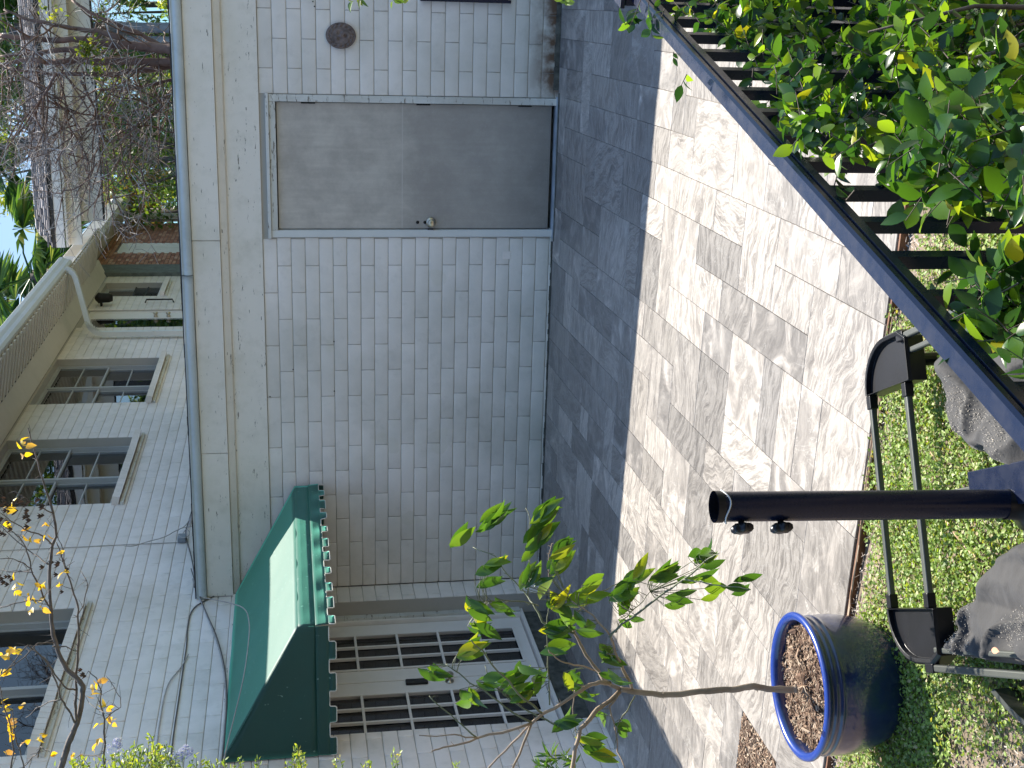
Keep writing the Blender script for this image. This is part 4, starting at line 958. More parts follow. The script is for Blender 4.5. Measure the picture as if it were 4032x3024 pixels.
br([(3135, 2712), (3112, 2715), (3021, 2713), (2967, 2702), (2886, 2716), (2759, 2722), (2600, 2736), (2488, 2722), (2442, 2714)], .0122, .0098, 0, 0, 'trunk', seg=14, w=.03, rec=False)
br([(2442, 2714), (2375, 2678), (2357, 2643), (2307, 2580), (2262, 2494), (2244, 2440), (2212, 2390), (2158, 2315), (2161, 2184), (2172, 2140)], .0075, .0014, 0, .25)
br([(2400, 2690), (2362, 2686), (2298, 2711), (2271, 2729), (2153, 2802), (2094, 2847)], .0080, .005, 0, -.12)
br([(2094, 2847), (1877, 2907), (1760, 2940), (1700, 2958)], .0045, .0022, -.12, -.2)
br([(1880, 2906), (1800, 2840), (1705, 2758), (1690, 2740)], .003, .0014, -.15, -.1, m='green_twig')
br([(1880, 2906), (1790, 2892), (1650, 2895)], .003, .0016, -.16, -.2)
br([(2092, 2850), (2025, 3010), (2000, 3080)], .0042, .003, -.12, -.3)
br([(2088, 2852), (2045, 2900), (1929, 3017), (1880, 3080)], .004, .0025, -.12, -.1)
br([(2094, 2845), (1960, 2760), (1850, 2690), (1763, 2622), (1755, 2615)], .0036, .0014, -.12, 0, m='green_twig')
br([(2135, 2810), (2060, 2750), (1980, 2660), (1900, 2560), (1855, 2520)], .004, .0018, -.1, -.25, m='green_twig')
br([(2240, 2870), (2120, 2820), (2000, 2745), (1930, 2690), (1910, 2620)], .0034, .0015, -.05, .1, m='green_twig')
br([(2164, 2776), (2161, 2700), (2157, 2590), (2150, 2480), (2160, 2390)], .0026, .0013, -.05, .1, m='green_twig')
br([(2442, 2720), (2352, 2793), (2284, 2870), (2253, 3024), (2240, 3090)], .0080, .0065, 0, -.2)
br([(2488, 2711), (2460, 2650), (2433, 2594), (2412, 2530), (2400, 2500)], .0055, .004, 0, -.1)
br([(2400, 2500), (2334, 2422), (2253, 2368), (2235, 2355)], .0036, .002, -.1, 0)
br([(2400, 2508), (2450, 2455), (2578, 2363), (2664, 2300), (2692, 2280), (2760, 2225), (2807, 2191), (2830, 2180)], .0042, .0016, -.1, -.3, m='green_twig')
br([(2690, 2281), (2760, 2290), (2860, 2310), (2954, 2322)], .0025, .0012, -.22, -.4, m='green_twig')
br([(2425, 2490), (2440, 2450), (2500, 2395), (2560, 2330)], .0022, .0012, -.1, .1, m='green_twig')
br([(2244, 2440), (2300, 2390), (2360, 2330), (2410, 2308), (2470, 2285)], .0026, .0014, .1, .3, m='green_twig')
br([(2262, 2494), (2135, 2449), (2100, 2380), (2076, 2346), (2017, 2280), (1951, 2191), (1862, 2154)], .0042, .0016, .1, .4, m='green_twig')
br([(2076, 2346), (2087, 2260), (2084, 2198), (2091, 2125), (2086, 2040), (2070, 2000)], .0026, .0013, .25, .45, m='green_twig')
br([(2120, 2385), (2060, 2368), (1995, 2364), (1884, 2368)], .0024, .0012, .2, .1, m='green_twig')
br([(2342, 2641), (2260, 2620), (2187, 2589), (2160, 2560)], .0032, .0018, 0, -.2)
br([(2440, 2725), (2400, 2780), (2420, 2860), (2430, 2960), (2460, 3024)], .0034, .002, 0, -.2)
br([(2500, 2740), (2470, 2800), (2430, 2860), (2420, 2950)], .0024, .0012, 0, -.15, m='green_twig')
br([(2300, 2700), (2262, 2720), (2265, 2850), (2268, 2890)], .0024, .0014, 0, .15)
lv = [leafmesh('a', 1, .36, .20, .20, 6), leafmesh('b', 1, .42, .14, .30, 6), leafmesh('c', 1, .31, .28, .42, 6)]
lms = []
for v, f in lv:
    me = D.meshes.new('leaf'); me.from_pydata([tuple(p) for p in v], [], f); me.polygons.foreach_set('use_smooth', [True] * len(f)); me.materials.append(M['leaf_citrus']); lms.append(me)
segs = [(a, b) for P_, r_ in TW if r_ < .0056 for a, b in zip(P_, P_[1:])] + [(a, b) for P_, r_ in TW[:1] for a, b in zip(P_[3:], P_[4:])]
def nearest(p):
    best = None
    for a, b in segs:
        ab = b - a; t = max(0, min(1, (p - a).dot(ab) / ab.length_squared)); q = a + ab * t; d = (q - p).length
        if best is None or d < best[0]: best = (d, q)
    return best[1]
clus = [(340, 330, 7), (610, 300, 7), (580, 420, 4), (530, 480, 2), (690, 480, 3), (680, 565, 3), (330, 570, 4), (490, 640, 1), (550, 620, 2), (330, 690, 2), (580, 690, 1), (770, 740, 1), (870, 680, 2), (230, 820, 4), (390, 810, 3), (280, 900, 4), (650, 790, 4), (720, 830, 2), (820, 910, 2), (670, 920, 6), (660, 1030, 2), (220, 1030, 4), (940, 1060, 5), (740, 1170, 3), (970, 1180, 2), (470, 1150, 3), (290, 1200, 3), (480, 1260, 6), (210, 1290, 3), (1040, 720, 6), (1100, 600, 4), (1240, 620, 5), (1020, 760, 1), (900, 730, 1), (1300, 770, 2), (1070, 900, 1), (1380, 660, 1), (1360, 730, 1), (1450, 520, 5), (1500, 570, 1), (1460, 620, 1), (1500, 720, 1), (1680, 650, 1), (1640, 730, 1), (1040, 1460, 2), (850, 1515, 3), (860, 1570, 2), (900, 1590, 2), (720, 1420, 3), (790, 1290, 1), (890, 1390, 1), (20, 1150, 3), (180, 450, 1), (430, 1200, 3), (560, 1200, 2)]
rl_ = random.Random(21)
for X, Y, n in clus:
    for _ in range(n + (n + 1) // 2):
        px, py = 1700 + X / 1.3554 + rl_.uniform(-26, 26), 1800 + Y / 1.3554 + rl_.uniform(-26, 26)
        c0 = onY(px, py, YC); q = nearest(c0); c0 = onY(px, py, q.y + rl_.uniform(-.04, .04)); q = nearest(c0)
        d = (c0 - q); d = d.normalized() if d.length > .004 else Vector((0, 0, -1)); d = (d * .8 + Vector((rl_.uniform(-.45, .45), rl_.uniform(-.35, .35), -1.0))).normalized()
        sz = rl_.uniform(.070, .112); st = c0 - d * sz * .5
        o = D.objects.new('leaf', rl_.choice(lms)); COL.objects.link(o); P(o, ct); 
        # blade turned roughly across the light, some edge-on
        zax = (-FW + Vector((rl_.uniform(-.9, .9), rl_.uniform(-.5, .5), rl_.uniform(-.3, .9)))); yax = zax.cross(d).normalized(); zax = d.cross(yax); o.matrix_basis = Matrix.Translation(st) @ Matrix((d, yax, zax)).transposed().to_4x4() @ Matrix.Scale(sz, 4)
        if (st - q).length > .012 and (st - q).length < .2:
            B(MB().tube([q, q.lerp(st, .5) + Vector((0, 0, .006)), st], .0012, 4), 'leaf_stalk', 'green_twig', ct)
g = MB()
for _ in range(26):
    a = U(0, 6.3); b = Vector((PC.x - .0, YC, PC.z + .335)); pts = [b]; 
    d = Vector((math.cos(a), math.sin(a), .1)); L_ = U(.03, .09)
    for k in range(4): pts.append(pts[-1] + d * L_ / 4 + rdir() * .006)
    g.tube(pts, [.004, .003, .002, .0015, .0007], 5)
B(g, 'surface_roots', 'chips', ct, True)

# ------------------------------------------------------------------ ground cover
rg = random.Random(8); g = MB(); gl = leafmesh('g', 1, .75, .08, .1, 2)
cnt = 0
while cnt < 46000:
    x, y = rg.uniform(-3.9, .3), rg.uniform(2.0, PE - .02)
    if not inview(Vector((x, y, -.1)), 120): continue
    n1 = noise.noise(Vector((x * 1.6, y * 1.6, 5))); n2 = noise.noise(Vector((x * 6, y * 6, 9)))
    dens = .95 + n1 * 1.2 + n2 * .5 - max(0, (x + 1.1)) * .7 - (.5 if y > PE - .12 else 0)
    if rg.random() > dens: continue
    cnt += 1; h = rg.uniform(.004, .045); sz = rg.uniform(.009, .020); p = Vector((x, y, soilz(x, y) + h))
    g.add(place(gl[0], rmat(p, (rg.uniform(-1, 1), rg.uniform(-1, 1), rg.uniform(-.3, .6)), sz, rg.uniform(-.9, .9))), gl[1])
o = g.build('ground_cover', 'leaf_cover', None); stuff(o); tag(o, 'low leafy green ground cover carpeting the bed along the patio', 'ground cover')
g = MB(); cnt = 0
while cnt < 9000:
    x, y = rg.uniform(-3.9, .4), rg.uniform(2.0, PE)
    if not inview(Vector((x, y, -.1)), 120): continue
    cnt += 1; p = Vector((x, y, soilz(x, y) + rg.uniform(.002, .02))); d = Vector((rg.uniform(-1, 1), rg.uniform(-1, 1), rg.uniform(-.2, .3))).normalized(); l = rg.uniform(.01, .035); s_ = Vector((-d.y, d.x, .2)) * rg.uniform(.0008, .0025)
    g.add([p - s_, p + s_, p + d * l + s_ * .5, p + d * l - s_ * .5], [(0, 1, 2, 3)])
o = g.build('leaf_litter', 'twig_pale', None); stuff(o); tag(o, 'dry stems and litter between the ground cover leaves', 'litter')
g = MB()
for k in range(26):
    x = rg.uniform(-2.9, -1.0); y = PE - .02 - rg.uniform(0, .03); z = fz(x, y) + .0; l = rg.uniform(.04, .16); a = rg.uniform(-.12, .12)
    m_ = Matrix.Translation((x, y, z)) @ Matrix.Rotation(a, 4, 'Z'); q = rg.uniform(.002, .005)
    g.add([m_ @ Vector(p) for p in ((-l, -q, 0), (l, -q * .3, 0), (l, q * .6, .002), (-l, q, .003), (0, 0, .005))], [(0, 1, 4), (1, 2, 4), (2, 3, 4), (3, 0, 4)])
o = g.build('bark_splinters', 'chips', None); stuff(o); tag(o, 'pale bark splinters lying along the brown edging strip', 'bark')
for (px, py, l, a) in ((3672, 1768, .055, .9), (3785, 2120, .11, 1.35)):
    p = onZ(px, py, -.09); m_ = Matrix.Translation(p) @ Matrix.Rotation(a, 4, 'Z'); g = MB()
    g.add([m_ @ Vector(q) for q in ((-l, -.006, 0), (l, -.004, .004), (l * .9, .006, .006), (-l * .9, .008, .004), (0, 0, .014))], [(0, 1, 4), (1, 2, 4), (2, 3, 4), (3, 0, 4)])
    o = g.build('wood_splinter', simple('pale_split_wood', (.62, .43, .28), .8), None); tag(o, 'pale split wood in the ground cover ' + ('beside the smooth weight bag' if l < .1 else 'left of the black mast'), 'wood')
# ------------------------------------------------------------------ hedge growing through the railing
hg = thing('hedge', 'dense glossy green hedge with yellowing leaves growing along the black railing', 'hedge', (.1, 1.9, .2))
rh = random.Random(31)
polyA = [(2560, -60), (2640, 30), (2760, 60), (2850, 150), (2900, 200), (3060, 230), (3020, 330), (3080, 400), (3060, 440), (3030, 470), (3150, 540), (3220, 600), (3300, 600), (3400, 590), (3500, 620), (3580, 700), (3640, 770), (3720, 760), (3800, 790), (3900, 740), (4100, 770), (4100, -60)]
polyB = [(3740, 1160), (3800, 1130), (3860, 1090), (3930, 1060), (4100, 1000), (4100, 1490), (4050, 1440), (4010, 1390), (3970, 1340), (3910, 1290), (3840, 1240), (3780, 1170)]
hl = [leafmesh('a', 1, .52, .10, .12, 5), leafmesh('b', 1, .60, .06, .18, 5), leafmesh('c', 1, .42, .16, .2, 5)]
hm = []
for v, f in hl:
    me = D.meshes.new('leaf'); me.from_pydata([tuple(p) for p in v], [], f); me.polygons.foreach_set('use_smooth', [True] * len(f)); me.materials.append(M['leaf_hedge']); hm.append(me)
big = []; small = []
def railY(px, py):
    """distance along the sight line to the railing plane"""
    d = ray(px, py); t = (RA - CAM).dot(rn) / d.dot(rn); return (CAM + d * t).y
twigs = MB()
def sprig(c, d, n, sz, lst):
    d = d.normalized(); L_ = sz * n * .36; pts = [c - d * L_ * .5 + rdir() * .004, c, c + d * L_ * .5]
    twigs.tube(pts, [.0011, .0009, .0006], 4, False)
    for k in range(n):
        t = (k + .5) / n; b = pts[0].lerp(pts[2], t); a = rh.uniform(0, 6.3); s_ = d.orthogonal().normalized(); s_ = Matrix.Rotation(a, 3, d) @ s_
        ld = (s_ * rh.uniform(.6, 1.1) + d * rh.uniform(.3, .9) + Vector((0, 0, -.1))).normalized(); lst.append((b, ld, sz * rh.uniform(.7, 1.15), rh.uniform(-1.6, 1.6)))
def fill(poly, n, lo, hi, szr, extent):
    c_ = 0; xs = [p[0] for p in poly]; ys = [p[1] for p in poly]; guard = 0
    while c_ < n and guard < n * 40:
        guard += 1; px, py = rh.uniform(min(xs), max(xs)), rh.uniform(min(ys), max(ys))
        if not inpoly(px, py, poly): continue
        yy = min(railY(px, py), 3.2) + rh.uniform(lo, hi)
        if yy < .95: continue
        c_ += 1; p = onY(px, py, yy); d = Vector((rh.uniform(-.8, .8), rh.uniform(-.8, .8), rh.uniform(-.2, 1)))
        sprig(p, d, rh.randint(4, 7), rh.uniform(*szr) * (1 + .55 * max(0, min(1, (px - 3150) / 700)) * rh.random()), big)
fill(polyA, 900, -.30, .35, (.024, .042), 0)
fill(polyA, 700, .30, .9, (.028, .046), 0)
fill([(3350, -60), (4100, -60), (4100, 820), (3650, 640)], 220, -.65, -.2, (.026, .042), 0)
fill([(2620, -40), (2760, 50), (2860, 150), (2930, 190), (3060, 190), (3300, -40)], 130, -.15, .35, (.026, .040), 0)
fill(polyB, 75, -.18, .15, (.026, .038), 0)
for (px, py, n, sz) in ((2500, 60, 5, .034), (2560, 80, 6, .036), (2470, 90, 4, .036), (2650, 220, 3, .02), (2690, 320, 3, .03), (2600, 80, 4, .03), (3330, 790, 4, .034), (3280, 750, 4, .03), (3690, 1120, 5, .03), (3760, 1230, 4, .03), (2960, 330, 5, .034), (3010, 430, 4, .036), (2860, 120, 4, .03)):
    sprig(onY(px, py, min(railY(px, py), 3) + rh.uniform(-.1, .05)), Vector((rh.uniform(-1, .2), rh.uniform(-.3, .6), rh.uniform(-.3, .5))), n, sz, big)
big.sort(key=lambda q: (0 if inview(q[0], 0) else 1, (q[0] - CAM).length - q[2] * 6))
g = MB()
for i, (b, d, s_, r_) in enumerate(big):
    if i < 300: o = D.objects.new('leaf', rh.choice(hm)); COL.objects.link(o); P(o, hg); o.matrix_basis = rmat(b, d, s_, r_)
    else: v, f = rh.choice(hl); g.add(place(v, rmat(b, d, s_, r_)), f)
o = g.build('foliage', 'leaf_hedge', None, True); P(o, hg); stuff(o)
o = twigs.build('twigs', 'twig', None, True); P(o, hg); stuff(o)
g = MB()
for k in range(9):
    x, y = rh.uniform(-.25, .3), rh.uniform(1.3, 2.9); p = Vector((x, y, -.2)); pts = [p]
    for q in range(6): p = p + Vector((rh.uniform(-.05, .05), rh.uniform(-.06, .06), .19)); pts.append(p)
    g.tube(pts, [.011, .010, .009, .008, .006, .004, .002], 7)
o = g.build('stems', 'twig', None, True); P(o, hg)
# sprigs hanging in at the right edge, far from the hedge
g = MB(); tw = MB()
wall_sp = thing('climbing_sprig', 'dark leafy sprig poking in at the right edge in front of the garage wall', 'plant', tuple(onY(1430, -30, 6)))
for (px, py, n) in ((1410, -5, 5), (1380, 0, 3), (1555, -5, 4), (1600, -10, 3), (1700, -15, 3), (2190, -5, 4), (2230, 0, 3)):
    c = onY(px, py, 6)
    tw.tube([onY(px + 40, py - 60, 6), c], .003, 4)
    for _ in range(n): v, f = hl[2]; g.add(place(v, rmat(c + rdir() * .015, Vector((rh.uniform(-1, .2), rh.uniform(-.4, .4), rh.uniform(-1, .3))), rh.uniform(.03, .06))), f)
P(g.build('foliage', 'leaf_far', None), wall_sp); P(tw.build('twigs', 'twig', None), wall_sp)

# ------------------------------------------------------------------ crape myrtle close by on the left
cm = thing('crape_myrtle', 'bare grey branches with dark seed pods and a few bright yellow leaves at upper left', 'tree', tuple(onY(300, 3150, 4.7)))
CY = 4.7
def cbr(pts, r0_, r1_, d0=0, d1=0, w=.05):
    n = len(pts); Q = wob([onY(x, y, CY + d0 + (d1 - d0) * i / (n - 1)) for i, (x, y) in enumerate(pts)], w, 2); k = len(Q) - 1
    B(MB().tube(Q, [(r0_ + (r1_ - r0_) * i / k) * U(.9, 1.12) for i in range(k + 1)], 7), 'branch', 'twig', cm, True)
    g = MB()
    for _ in range(len(Q) // 2):
        i = random.randrange(1, len(Q)); d = (rdir() + Vector((0, 0, .5))).normalized(); l = U(.012, .07)
        g.tube([Q[i], Q[i] + d * l * .5 + rdir() * .004, Q[i] + d * l], [max(.0012, r1_ * .6), .001, .0006], 4, False)
    if g.v: o = g.build('twigs', 'twig', None); P(o, cm); stuff(o)
cbr([(225, 3120), (240, 3024), (269, 2927), (304, 2845), (322, 2763), (328, 2702), (300, 2665), (263, 2636), (228, 2563), (209, 2500), (201, 2400), (195, 2248), (206, 2148), (222, 2113), (209, 2018), (188, 1950), (172, 1900), (140, 1790), (110, 1684)], .0135, .0022, 0, .2, .025)
cbr([(304, 2845), (296, 2770), (299, 2696), (306, 2600), (310, 2500), (309, 2400), (285, 2320), (260, 2248), (240, 2180), (222, 2135)], .0062, .0022, 0, .3)
cbr([(294, 2845), (260, 2785), (240, 2753), (226, 2700), (218, 2677), (190, 2610), (145, 2570), (120, 2541)], .0044, .002, 0, -.3)
cbr([(297, 2716), (262, 2710), (215, 2655), (165, 2590), (110, 2540), (60, 2600), (10, 2650)], .0040, .0014, .05, -.2)
cbr([(240, 2755), (190, 2765), (140, 2790), (102, 2825)], .003, .0012, 0, .2)
cbr([(212, 2530), (150, 2532), (80, 2600), (0, 2660)], .003, .0016, .05, -.1)
cbr([(209, 2545), (260, 2545), (305, 2565)], .003, .0016, .05, .1)
cbr([(418, 3060), (415, 2930), (412, 2832), (395, 2769), (399, 2720), (380, 2670), (348, 2642)], .0045, .0016, -.1, 0)
cbr([(415, 2832), (450, 2800), (475, 2785), (475, 2747), (443, 2696), (418, 2661)], .0022, .0012, -.1, .1)
cbr([(410, 2810), (380, 2790), (350, 2767)], .0022, .0012, -.1, .1)
cbr([(416, 2990), (380, 2975), (320, 2968), (290, 2990)], .0032, .0014, -.1, .1)
cbr([(198, 2392), (170, 2350), (140, 2280), (111, 2186), (80, 2120), (54, 2096), (0, 2060)], .004, .0012, .05, -.2)
cbr([(190, 2221), (160, 2200), (130, 2180), (70, 2134), (0, 2069)], .0036, .0014, .1, .3)
cbr([(206, 2145), (180, 2120), (152, 2102), (95, 2083), (40, 2050), (0, 2018)], .0036, .0014, .1, 0)
cbr([(208, 2020), (160, 1995), (110, 1970), (60, 1935)], .0030, .0012, .15, 0)
cbr([(164, 2365), (120, 2362), (40, 2380), (0, 2390)], .0030, .0014, 0, .1)
cbr([(130, 2255), (90, 2250), (30, 2250), (10, 2240)], .0024, .0012, 0, .1)
cbr([(0, 2200), (50, 2200), (90, 2215), (125, 2240)], .0014, .0024, 0, .1)
cbr([(260, 2248), (252, 2180), (225, 2110), (215, 2060)], .0026, .0012, .2, .3)
cbr([(300, 2430), (330, 2380), (345, 2300), (320, 2250)], .0028, .0012, .2, .35)
cbr([(40, 3090), (55, 2960), (30, 2820), (0, 2700)], .004, .002, -.2, -.1)
cbr([(100, 3090), (90, 3000), (60, 2900), (50, 2800), (0, 2760)], .003, .0014, -.2, -.3)
cbr([(60, 3060), (120, 2990), (160, 2940), (195, 2960)], .0025, .0014, 0, -.3)
def pod(c, s_):
    g = MB()
    for k in range(6):
        a = 6.283 * k / 6; d = Vector((math.cos(a), math.sin(a), .9)).normalized(); v, f = leafmesh('p', 1, .45, .25, -.25, 2); g.add(place(v, rmat(c, d, s_, 0)), f)
    return g
zb = lambda X, Y: (X / 3.686, 1950 + Y / 3.686)
za = lambda X, Y: (X / 3.16, 2500 + Y / 3.16)
pods = [zb(*q) for q in ((60, 130), (100, 90), (150, 150), (150, 230), (120, 220), (300, 80), (330, 110), (230, 100), (450, 90), (400, 140), (560, 80), (590, 60), (660, 150), (640, 180), (430, 220), (410, 260), (440, 300), (390, 320), (460, 360), (240, 250), (270, 220), (60, 340), (30, 370), (130, 370), (150, 400), (620, 300), (650, 290), (430, 455), (190, 490), (20, 520), (60, 555), (100, 570), (790, 970), (880, 980), (870, 1010), (650, 1040), (1010, 1070), (850, 1150), (20, 1160), (60, 1210), (120, 1180), (170, 1180), (200, 1230), (140, 1290), (90, 1260), (930, 1400), (10, 60))] + [za(*q) for q in ((1030, 430), (1060, 480), (1040, 500), (1020, 440), (1080, 510))] + [(8, 1990), (30, 2010), (25, 1960), (60, 1985), (95, 1975)]
for px, py in pods:
    c = onY(px, py, CY + U(-.1, .25)); o = pod(c, U(.017, .027)).build('seed_pod', 'pod', None); P(o, cm)
yl = [zb(*q) for q in ((480, 690), (460, 660), (820, 860), (240, 1340), (220, 1390), (270, 1400), (250, 1230), (410, 1600), (440, 1560), (550, 1570), (540, 1540), (600, 1600), (450, 1640), (940, 1100), (880, 1290), (600, 1310), (640, 1300), (690, 580), (670, 390), (150, 450), (320, 500), (430, 1470))] + [za(*q) for q in ((100, 170), (90, 230), (150, 210), (180, 150), (200, 220), (60, 260), (20, 280), (10, 430), (30, 480), (20, 540), (60, 520), (1200, 620), (1220, 600), (1180, 650), (1090, 760), (1220, 890), (1320, 930), (1310, 900), (1350, 1070), (1380, 1090), (490, 1270), (510, 1240), (110, 1080), (140, 1100), (120, 1130), (170, 1220), (140, 1200), (150, 1170), (35, 850), (20, 920), (40, 940), (240, 890), (640, 1480), (910, 1510), (880, 1530), (930, 1480), (1150, 1450), (90, 1450), (300, 1330), (1250, 1110), (1260, 1280), (1030, 1520))] + [(75, 1745), (95, 1770), (100, 1790), (85, 1730), (20, 2005), (40, 1990)]
yv = [leafmesh('y', 1, .6, .1, .25, 3), leafmesh('z', 1, .75, .2, .3, 3)]
ym = []
for v, f in yv: me = D.meshes.new('leaf'); me.from_pydata([tuple(p) for p in v], [], f); me.polygons.foreach_set('use_smooth', [True] * len(f)); me.materials.append(M['leaf_yellow']); ym.append(me)
for px, py in yl:
    c = onY(px, py, CY + U(-.15, .2))
    for _ in range(2): o = D.objects.new('leaf', random.choice(ym)); COL.objects.link(o); P(o, cm); o.matrix_basis = rmat(c + rdir() * .008, rdir() + Vector((0, 0, -.3)), U(.022, .042))

# ------------------------------------------------------------------ flowering shrub along the left edge
sh = thing('flowering_shrub', 'bright green shrub with pale blue flower clusters at the left edge', 'shrub', tuple(onY(700, 3200, 4.3)))
rs = random.Random(77); g = MB(); t_ = MB()
sv = leafmesh('s', 1, .42, .1, .12, 3)
def shoot(px, py, dpx, dpy, n, yy, sz):
    a = onY(px, py, yy); b = onY(px + dpx, py + dpy, yy + rs.uniform(-.05, .05)); t_.tube([b, a.lerp(b, .5) + rdir() * .006, a], [.002, .0015, .001], 4, False)
    for k in range(n):
        q = a.lerp(b, (k / n) ** 1.1); g.add(place(sv[0], rmat(q + rdir() * .003, rdir() + (a - b).normalized() * .8, sz * rs.uniform(.7, 1.25))), sv[1])
for _ in range(150):
    px = rs.choice((rs.uniform(430, 640), rs.uniform(300, 860), rs.uniform(0, 1500))); top = 2925 + 60 * abs((px - 560) / 260) if px < 860 else 3000
    shoot(px, rs.uniform(top, 3060), rs.uniform(-30, 60), rs.uniform(60, 150), rs.randint(8, 14), rs.uniform(4.15, 4.6), .021)
for (px, py) in ((590, 2890), (645, 2925), (545, 2960), (1165, 2960), (1175, 2940), (1190, 2975), (1560, 2960), (1450, 2995), (1020, 3000), (940, 2990), (505, 2985), (1800, 3000), (870, 3000), (1330, 2990)):
    for _ in range(3): shoot(px + rs.uniform(-15, 15), py + rs.uniform(-8, 15), rs.uniform(-25, 25), rs.uniform(70, 130), 12, rs.uniform(4.2, 4.5), .019)
o = g.build('foliage', 'leaf_shrub', None); P(o, sh); stuff(o); o = t_.build('twigs', 'green_twig', None); P(o, sh); stuff(o)
for (px, py, r_) in ((447, 2945, .028), (462, 2925, .02), (720, 2965, .026), (738, 2955, .022), (700, 2980, .022)):
    c = onY(px, py, 4.25); g = MB()
    for _ in range(46):
        d = rdir(); p = c + d * r_ * rs.uniform(.6, 1)
        for k in range(5): a = k * 1.257; s_ = d.orthogonal().normalized(); s_ = Matrix.Rotation(a, 3, d) @ s_; g.add(place(sv[0], rmat(p, s_ + d * .3, .0072, 0)), sv[1])
    P(g.build('flower_cluster', 'flower', None), sh)
# pale narrow-leaved plant at the foot of the wall
g = MB(); np_ = leafmesh('n', 1, .16, .05, .2, 3); lp = thing('narrow_leaf_plant', 'pale narrow-leaved plant behind the citrus tree at the left edge', 'plant', tuple(onY(2250, 3100, 4.9)))
for (px, py) in ((2190, 2990), (2230, 2975), (2160, 3010), (2260, 3000), (2200, 3040), (2130, 3020), (2165, 2975)):
    for _ in range(16): g.add(place(np_[0], rmat(onY(px + rs.uniform(-8, 8), py + rs.uniform(-8, 8), 4.9), rdir() + Vector((0, 0, .7)), rs.uniform(.04, .075))), np_[1])
o = g.build('foliage', 'leaf_citrus', None); P(o, lp); stuff(o)

# ------------------------------------------------------------------ far wing of the house
wg = thing('rear_wing', 'far cream wing with weathered shingle roof and a red brick wall beneath it', 'building', (0, 20, 0))
XW0, XW1 = -3.72, 3.5
mb = MB(); mb.prism([(XW0, 19.86, 5.455), (XW0, 21.3, 5.93), (XW0, 22.8, 5.42), (XW0, 22.8, 5.36), (XW0, 21.3, 5.84), (XW0, 19.86, 5.40)], (XW1 - XW0, 0, 0), 0); B(mb, 'roof_deck', 'shingle_gap', wg)
rr = random.Random(4); g = MB()
for r_ in range(8):
    t0 = r_ * .19; y0 = 19.83 + t0 * .95; z0 = 5.468 + t0 * .313; x = XW0 - .3
    while x < XW1:
        w_ = rr.uniform(.07, .18); dz = rr.uniform(0, .012); dy = rr.uniform(-.02, .02)
        if x > XW0 - .02: g.add([Vector(p) for p in ((x, y0 + dy, z0 + dz - .012), (x + w_, y0 + dy, z0 + dz - .012), (x + w_, y0 + dy, z0 + dz + .012), (x, y0 + dy, z0 + dz + .012), (x + w_, y0 + .26, z0 + .07), (x, y0 + .26, z0 + .07))], [(0, 1, 2, 3), (3, 2, 4, 5)])
        x += w_ + .008
o = g.build('shingles', 'shingle', None); P(o, wg); stuff(o)
B(MB().box((XW0, 19.87, 5.275), (XW1, 19.90, 5.452)), 'fascia_board', 'trim_clean', wg)
B(MB().box((XW0, 19.901, 5.23), (XW1, 20.35, 5.262)), 'soffit', 'soffit_trim', wg)
B(MB().box((XW0, 20.10, 5.06), (XW1, 20.16, 5.229)), 'frieze_board', 'soffit_trim', wg)
B(MB().box((-3.40, 20.36, 4.77), (XW1, 20.48, 5.229)), 'header_panel', 'soffit_trim', wg)
B(MB().box((-3.40, 20.355, 4.755), (XW1, 20.485, 4.769)), 'drip_edge', 'vent_gap', wg)
for x in (-2.2, -.9, .6): B(MB().box((x, 20.345, 4.77), (x + .03, 20.358, 5.229)), 'panel_joint', 'frame_old', wg)
for k in range(3):
    for j in range(3): B(MB().tube([(-1.32 + k * .06, 20.352, 4.80 + j * .06), (-1.32 + k * .06, 20.358, 4.80 + j * .06)], .014, 8), 'vent_hole', 'vent_gap', wg)
for x in (-.72, -.52): B(MB().tube([(x, 20.9, -.3), (x, 20.9, 4.75)], .075, 14), 'column', 'box_metal', wg, True)
B(MB().prism([(WX - .02, 20.9, 5.285), (-4.12, 20.9, 5.18), (-4.05, 20.9, 5.24), (-4.05, 20.9, 5.48), (WX - .02, 20.9, 5.9)], (0, 7.0, 0), 0), 'side_beam', 'soffit_trim', wg)
B(MB().box((WX - .3, 22.21, -.3), (WX - .022, 26.8, 5.6)), 'brick_wall', 'terra_mortar', wg)
B(MB().box((WX - .3, 21.51, -.3), (WX + .06, 22.20, 5.34)), 'dark_column', 'louvre', wg)
g = MB(); z = 3.1; r_ = 0
while z < 5.24:
    y = 22.22 + (.1 if r_ % 2 else 0)
    while y < 26.78:
        if not (23.55 < y + .1 < 24.65 and z < 5.02): j = rr.uniform(-.004, .004); g.add([Vector(p) for p in ((WX - .005 + j, y, z), (WX - .005 + j, min(y + .192, 26.79), z), (WX - .005 + j, min(y + .192, 26.79), z + .056), (WX - .005 + j, y, z + .056), (WX - .02, y, z), (WX - .02, y, z + .056))], [(0, 1, 2, 3), (4, 0, 3, 5)])
        y += .203
    z += .0677; r_ += 1
o = g.build('red_brickwork', 'terra_field', None); P(o, wg); stuff(o)
B(MB().box((WX - .05, 23.60, 3.0), (WX - .012, 24.60, 5.02)), 'pale_door', 'trim', wg)
pts = [(-3.95, 26.2, 5.35), (-4.1, 26.4, 5.28), (-4.33, 26.75, 5.1), (-4.38, 26.86, 5.0), (-4.38, 26.86, 3)]
B(MB().tube(pts, .055, 8), 'downspout', 'metal_white', wg, True)

